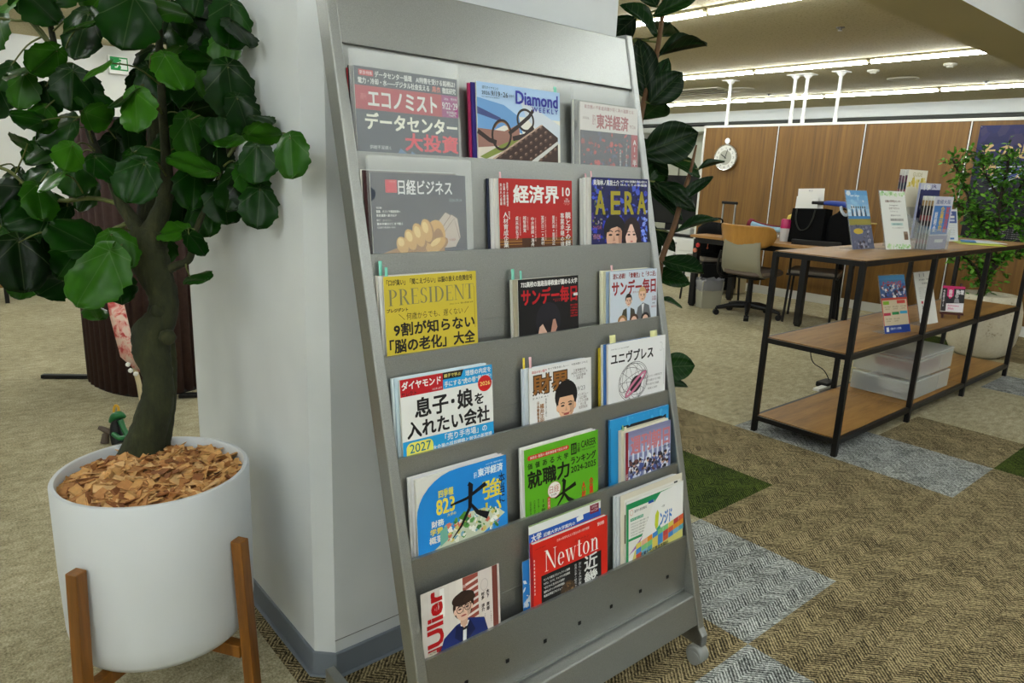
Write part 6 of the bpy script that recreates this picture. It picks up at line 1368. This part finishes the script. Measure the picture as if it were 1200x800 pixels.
P.rect(0, 182, 105, 210, (30, 60, 140)); P.text('近畿大学 八月開催', 24, 190, 44, 8, (220, 226, 240), .01, 1); P.rect(8, 188, 18, 204, (226, 226, 226)); P.rect(0, 90, 3, 182, (190, 70, 50)); P.rect(102, 90, 105, 182, (190, 70, 50))
q = hd(1052, 390, MID); stand(q.x, q.y, MID, R(77), .206, .290, R(17), 'colourful event leaflet in a clear stand, first from the left on the middle shelf', P)
P = Print(105, 210); P.rect(0, 0, 105, 210, (218, 218, 212)); P.text('I I', 30, 6, 30, 14, (140, 140, 140)); P.text('学生相談のご案内', 26, 28, 60, 7, (110, 110, 110), .01, 1); P.text('保健室', 40, 42, 34, 8, (120, 120, 120), .01, 1)
for k in range(7): P.text('相談員が皆さまのお話をうかがいます。', 18, 60 + k * 7, 74, 4.5, (150, 150, 150), 0, 1)
P.rect(22, 116, 34, 126, (190, 60, 80)); P.vtext('ご予約はこちら', 22, 128, 11, 44, (40, 40, 40), .03, 1)
q = hd(1089, 380, MID); stand(q.x, q.y, MID, R(85), .200, .285, R(17), 'plain white notice in a clear stand, behind the second leg on the middle shelf', P)
P = Print(150, 180); P.rect(0, 0, 150, 180, (24, 20, 24)); P.rect(0, 0, 150, 18, (196, 24, 100)); P.poly([(34, 18), (78, 18), (78, 70), (56, 92), (34, 70)], (206, 30, 110)); P.vtext('金茶会', 44, 26, 26, 52, WHT, .03); P.text('独壇', 92, 24, 52, 34, (222, 222, 222), .03); P.ell(100, 70, 12, 15, (160, 160, 160)); P.poly([(84, 118), (88, 88), (112, 86), (120, 118)], (140, 140, 144)); P.poly([(34, 126), (150, 118), (150, 180), (34, 180)], (226, 222, 226)); P.text('Anniversary', 44, 134, 76, 14, (206, 60, 130), .02); P.text('30th', 46, 152, 40, 16, (206, 60, 130), .02); P.rect(0, 18, 32, 180, (44, 36, 40)); P.vtext('今年度スタート', 8, 30, 13, 120, (220, 216, 216), .02)
q = hd(1112, 372, MID)
t = empty('small_easel', (q.x, q.y, MID), 'small dark red wooden easel holding a pink and black card on the middle shelf', 'easel', rotz=R(40))
M_red = plain('dark_red_wood', rgb(70, 22, 18), .5)
for x in (-.045, .045): g = G(); g.bar((x, -.02, 0), (x, .03, .20), .010, .010); build('leg', g, M_red, t)
g = G(); g.bar((0, .10, 0), (0, .03, .19), .010, .010); build('rear_leg', g, M_red, t)
g = G(); g.box((0, -.022, .028), (.12, .022, .010)); build('ledge', g, M_red, t)
t2 = empty('pink_card', (q.x, q.y, MID + .034), 'pink and black printed card standing on the small easel', 'card', rot=(-.18, 0, R(40)))
g = G(); g.box((0, -.017, .075), (.122, .003, .15)); build('card', g, M_sheet, t2); g = G(); mm = P.bake(g, -.061, .15, -.0192, scale=.122 / 150); build('print', g, mm, t2)

# frosted storage drawers on the bottom shelf
a, b = Vector((-.355, 1.43, LOW)), Vector((-.03, 1.98, LOW))
w_, l_, h_ = b.x - a.x, b.y - a.y, .24
t = empty('storage_box', ((a.x + b.x) / 2, (a.y + b.y) / 2, LOW), 'frosted clear plastic two-drawer storage box on the bottom shelf', 'storage box')
for k in range(2):
    z = k * .118; g = G()
    V = [(-w_ / 2, -l_ / 2, z + .003), (w_ / 2, -l_ / 2, z + .003), (w_ / 2, l_ / 2, z + .003), (-w_ / 2, l_ / 2, z + .003)]; V += [(x, y, z + .108) for x, y, _ in V]
    g.add(V, [(3, 2, 1, 0), (0, 1, 5, 4), (1, 2, 6, 5), (2, 3, 7, 6), (3, 0, 4, 7)]); d = build('drawer', g, M_box, t, bevel=.006)
    g = G(); g.box((w_ / 2 - .004, 0, z + .10), (.012, l_ - .01, .014)); g.box((0, -l_ / 2 + .004, z + .10), (w_ - .01, .012, .014)); g.box((w_ / 2 - .002, .10, z + .055), (.008, .01, .1)); build('rim', g, M_box, d, bevel=.003)
g = G(); g.box((0, 0, h_ - .006), (w_ + .004, l_ + .004, .012)); build('lid', g, M_box, t, bevel=.004)
for k, (x, y, z, sx, sy, sz, c, lab) in enumerate(((-.02, .0, .010, .24, .34, .06, (200, 200, 196), 'pale stack inside the lower drawer of the frosted box'), (-.10, -.20, .010, .10, .10, .05, (70, 80, 96), 'dark blue-grey item inside the lower drawer of the frosted box'), (.0, .06, .128, .24, .30, .05, (150, 84, 84), 'reddish item inside the upper drawer of the frosted box'))):
    o = empty('stored_item', ((a.x + b.x) / 2 + x, (a.y + b.y) / 2 + y, LOW + z), lab, 'stored item'); g = G(); g.box((0, 0, sz / 2), (sx, sy, sz)); build('block', g, ink(*c), o, bevel=.006)
# power adapter and cord on the floor behind the unit
q = on_z(968, 452, 0)
t = empty('power_adapter', (q.x, q.y, 0), 'small black power adapter with a thin cord on the carpet behind the shelf unit', 'power adapter')
g = G(); g.box((0, 0, .017), (.075, .13, .032)); build('block', g, M_blackp, t, bevel=.006)
g = G(); pts = [on_x(968, 447, q.x) - Vector((q.x, q.y, 0)), on_z(972, 440, .07) - Vector((q.x, q.y, 0))]
g.tube(crom([(0, .03, .034), (-.02, -.02, .10), (-.06, -.10, .16), (-.10, -.05, .26), (-.02, .0, .34), (.10, .06, .40), (.165, .10, .455)], 6), .003, 6); build('cord', g, M_blackp, t, smooth=True)
g = G(); g.box((.02, -.09, .009), (.04, .16, .016)); build('white_plug_strip', g, M_wplas, t, bevel=.003)

# ================================================================== SMALL TREE IN THE STONE POT
pb = on_z(1137, 421, 0); PC = Vector((pb.x - .03, pb.y + .22, 0))
t = empty('stone_pot_tree', PC, 'airy small-leaved tree in a big rounded pale stone pot behind the shelf unit', 'potted tree')
def stonemat():
    m, nt, b = nodes('pale_terrazzo_stone'); g = N(nt); v = g.coord(); n = g.noise(v, 60, 4, .7); n2 = g.noise(v, 8, 3)
    g.l(g.ramp(g.math('ADD', g.math('MULTIPLY', n, .5), g.math('MULTIPLY', n2, .5)), [(.32, rgb(120, 104, 76)), (.42, rgb(196, 188, 164)), (.7, rgb(214, 208, 188))]), b.inputs['Base Color']); b.inputs['Roughness'].default_value = .8; g.bump(n, b, .3, .003); return m
g = G(); rr = .245
g.lathe([(0, 0), (rr * .55, 0), (rr * .74, .03), (rr * .93, .12), (rr, .24), (rr * .97, .36), (rr * .86, .46), (rr * .80, .47), (rr * .78, .45), (0, .44)], 48); build('pot', g, stonemat(), t, smooth=True, angle=50)
TD = (PC - cC).dot(cF)
tq = lambda px, py, dz=0: at(px, py, TD + dz) - PC
M_twig = plain('dark_twig', rgb(44, 34, 22), .8)
LIMB = [([(1146, 372), (1148, 352), (1153, 335), (1160, 318), (1166, 296), (1168, 270), (1172, 235), (1180, 200), (1182, 178)], [5, 4.5, 4, 3.5, 3, 2.5, 2, 1.5, 1]),
        ([(1153, 335), (1146, 318), (1136, 306), (1125, 298), (1112, 296)], [2.5, 2, 1.6, 1.2, .8]), ([(1160, 318), (1175, 304), (1190, 296), (1205, 280), (1212, 250)], [3, 2.4, 2, 1.6, 1]),
        ([(1166, 296), (1155, 270), (1142, 245), (1132, 225), (1124, 205), (1117, 188)], [2.4, 2, 1.7, 1.4, 1.1, .8]), ([(1168, 270), (1150, 256), (1132, 246), (1122, 240)], [1.6, 1.3, 1, .7]), ([(1170, 250), (1186, 232), (1200, 212), (1210, 190)], [1.8, 1.4, 1.1, .8]),
        ([(1172, 235), (1160, 214), (1152, 196), (1150, 180)], [1.4, 1.1, .9, .7]), ([(1167, 285), (1150, 280), (1140, 268)], [1.4, 1, .7]), ([(1168, 262), (1190, 262), (1208, 262)], [1.4, 1, .7])]
fo = G(); rn = random.Random(31); tw = G(); main = G()
pxm = TD / FPX
for li, (pts, rad) in enumerate(LIMB):
    zz = 0 if li == 0 else rn.uniform(-.22, .22)
    P = crom([tq(p[0], p[1], zz * k / (len(pts) - 1)) for k, p in enumerate(pts)], 5); (main if li == 0 else tw).tube(P, lerps([r * pxm for r in rad], 5), 7)
    L0 = 8 if li == 0 else 3
    for k in range(L0, len(P)):
        for r in range(5 if li else 6):
            p = P[k]; d = Vector((rn.gauss(0, 1), rn.gauss(0, 1), rn.gauss(.25, .8))).normalized(); tl = rn.uniform(.03, .15); e = p + d * tl
            tw.tube([p, (p + e) / 2 + Vector((0, 0, .01)), e], [.0016, .0012, .0008], 4)
            for s in range(rn.choice((3, 4, 5))):
                f = rn.uniform(.3, 1.05); b = p.lerp(e, f); dd = (d + Vector((rn.gauss(0, .9), rn.gauss(0, .9), rn.gauss(.1, .6)))).normalized(); nn = Vector((rn.gauss(0, .5), rn.gauss(0, .5) - .3, 1))
                leaf(fo, b, dd, nn, rn.uniform(.030, .050), rn.uniform(.018, .028), rn, 'tiny', .1, .02, rn.random())
for px, py in ((1134, 346), (1142, 352), (1152, 348), (1130, 352), (1160, 352)):
    p = tq(px, py); tw.tube([tq(1148, 356), p], .002, 5)
    for s in range(6): leaf(fo, p + Vector((rn.gauss(0, .02), rn.gauss(0, .02), rn.gauss(0, .012))), Vector((rn.gauss(0, 1), rn.gauss(0, 1), .2)), Vector((0, -.3, 1)), .035, .022, rn, 'tiny', .1, .02, rn.random())
build('trunk', main, M_twig, t, smooth=True); build('twigs', tw, M_twig, t, smooth=True)['kind'] = 'stuff'
build('foliage', fo, leafmat('small_light_leaf', rgb(30, 70, 14), rgb(66, 124, 30), rgb(120, 176, 60), .45), t, smooth=True, angle=180)
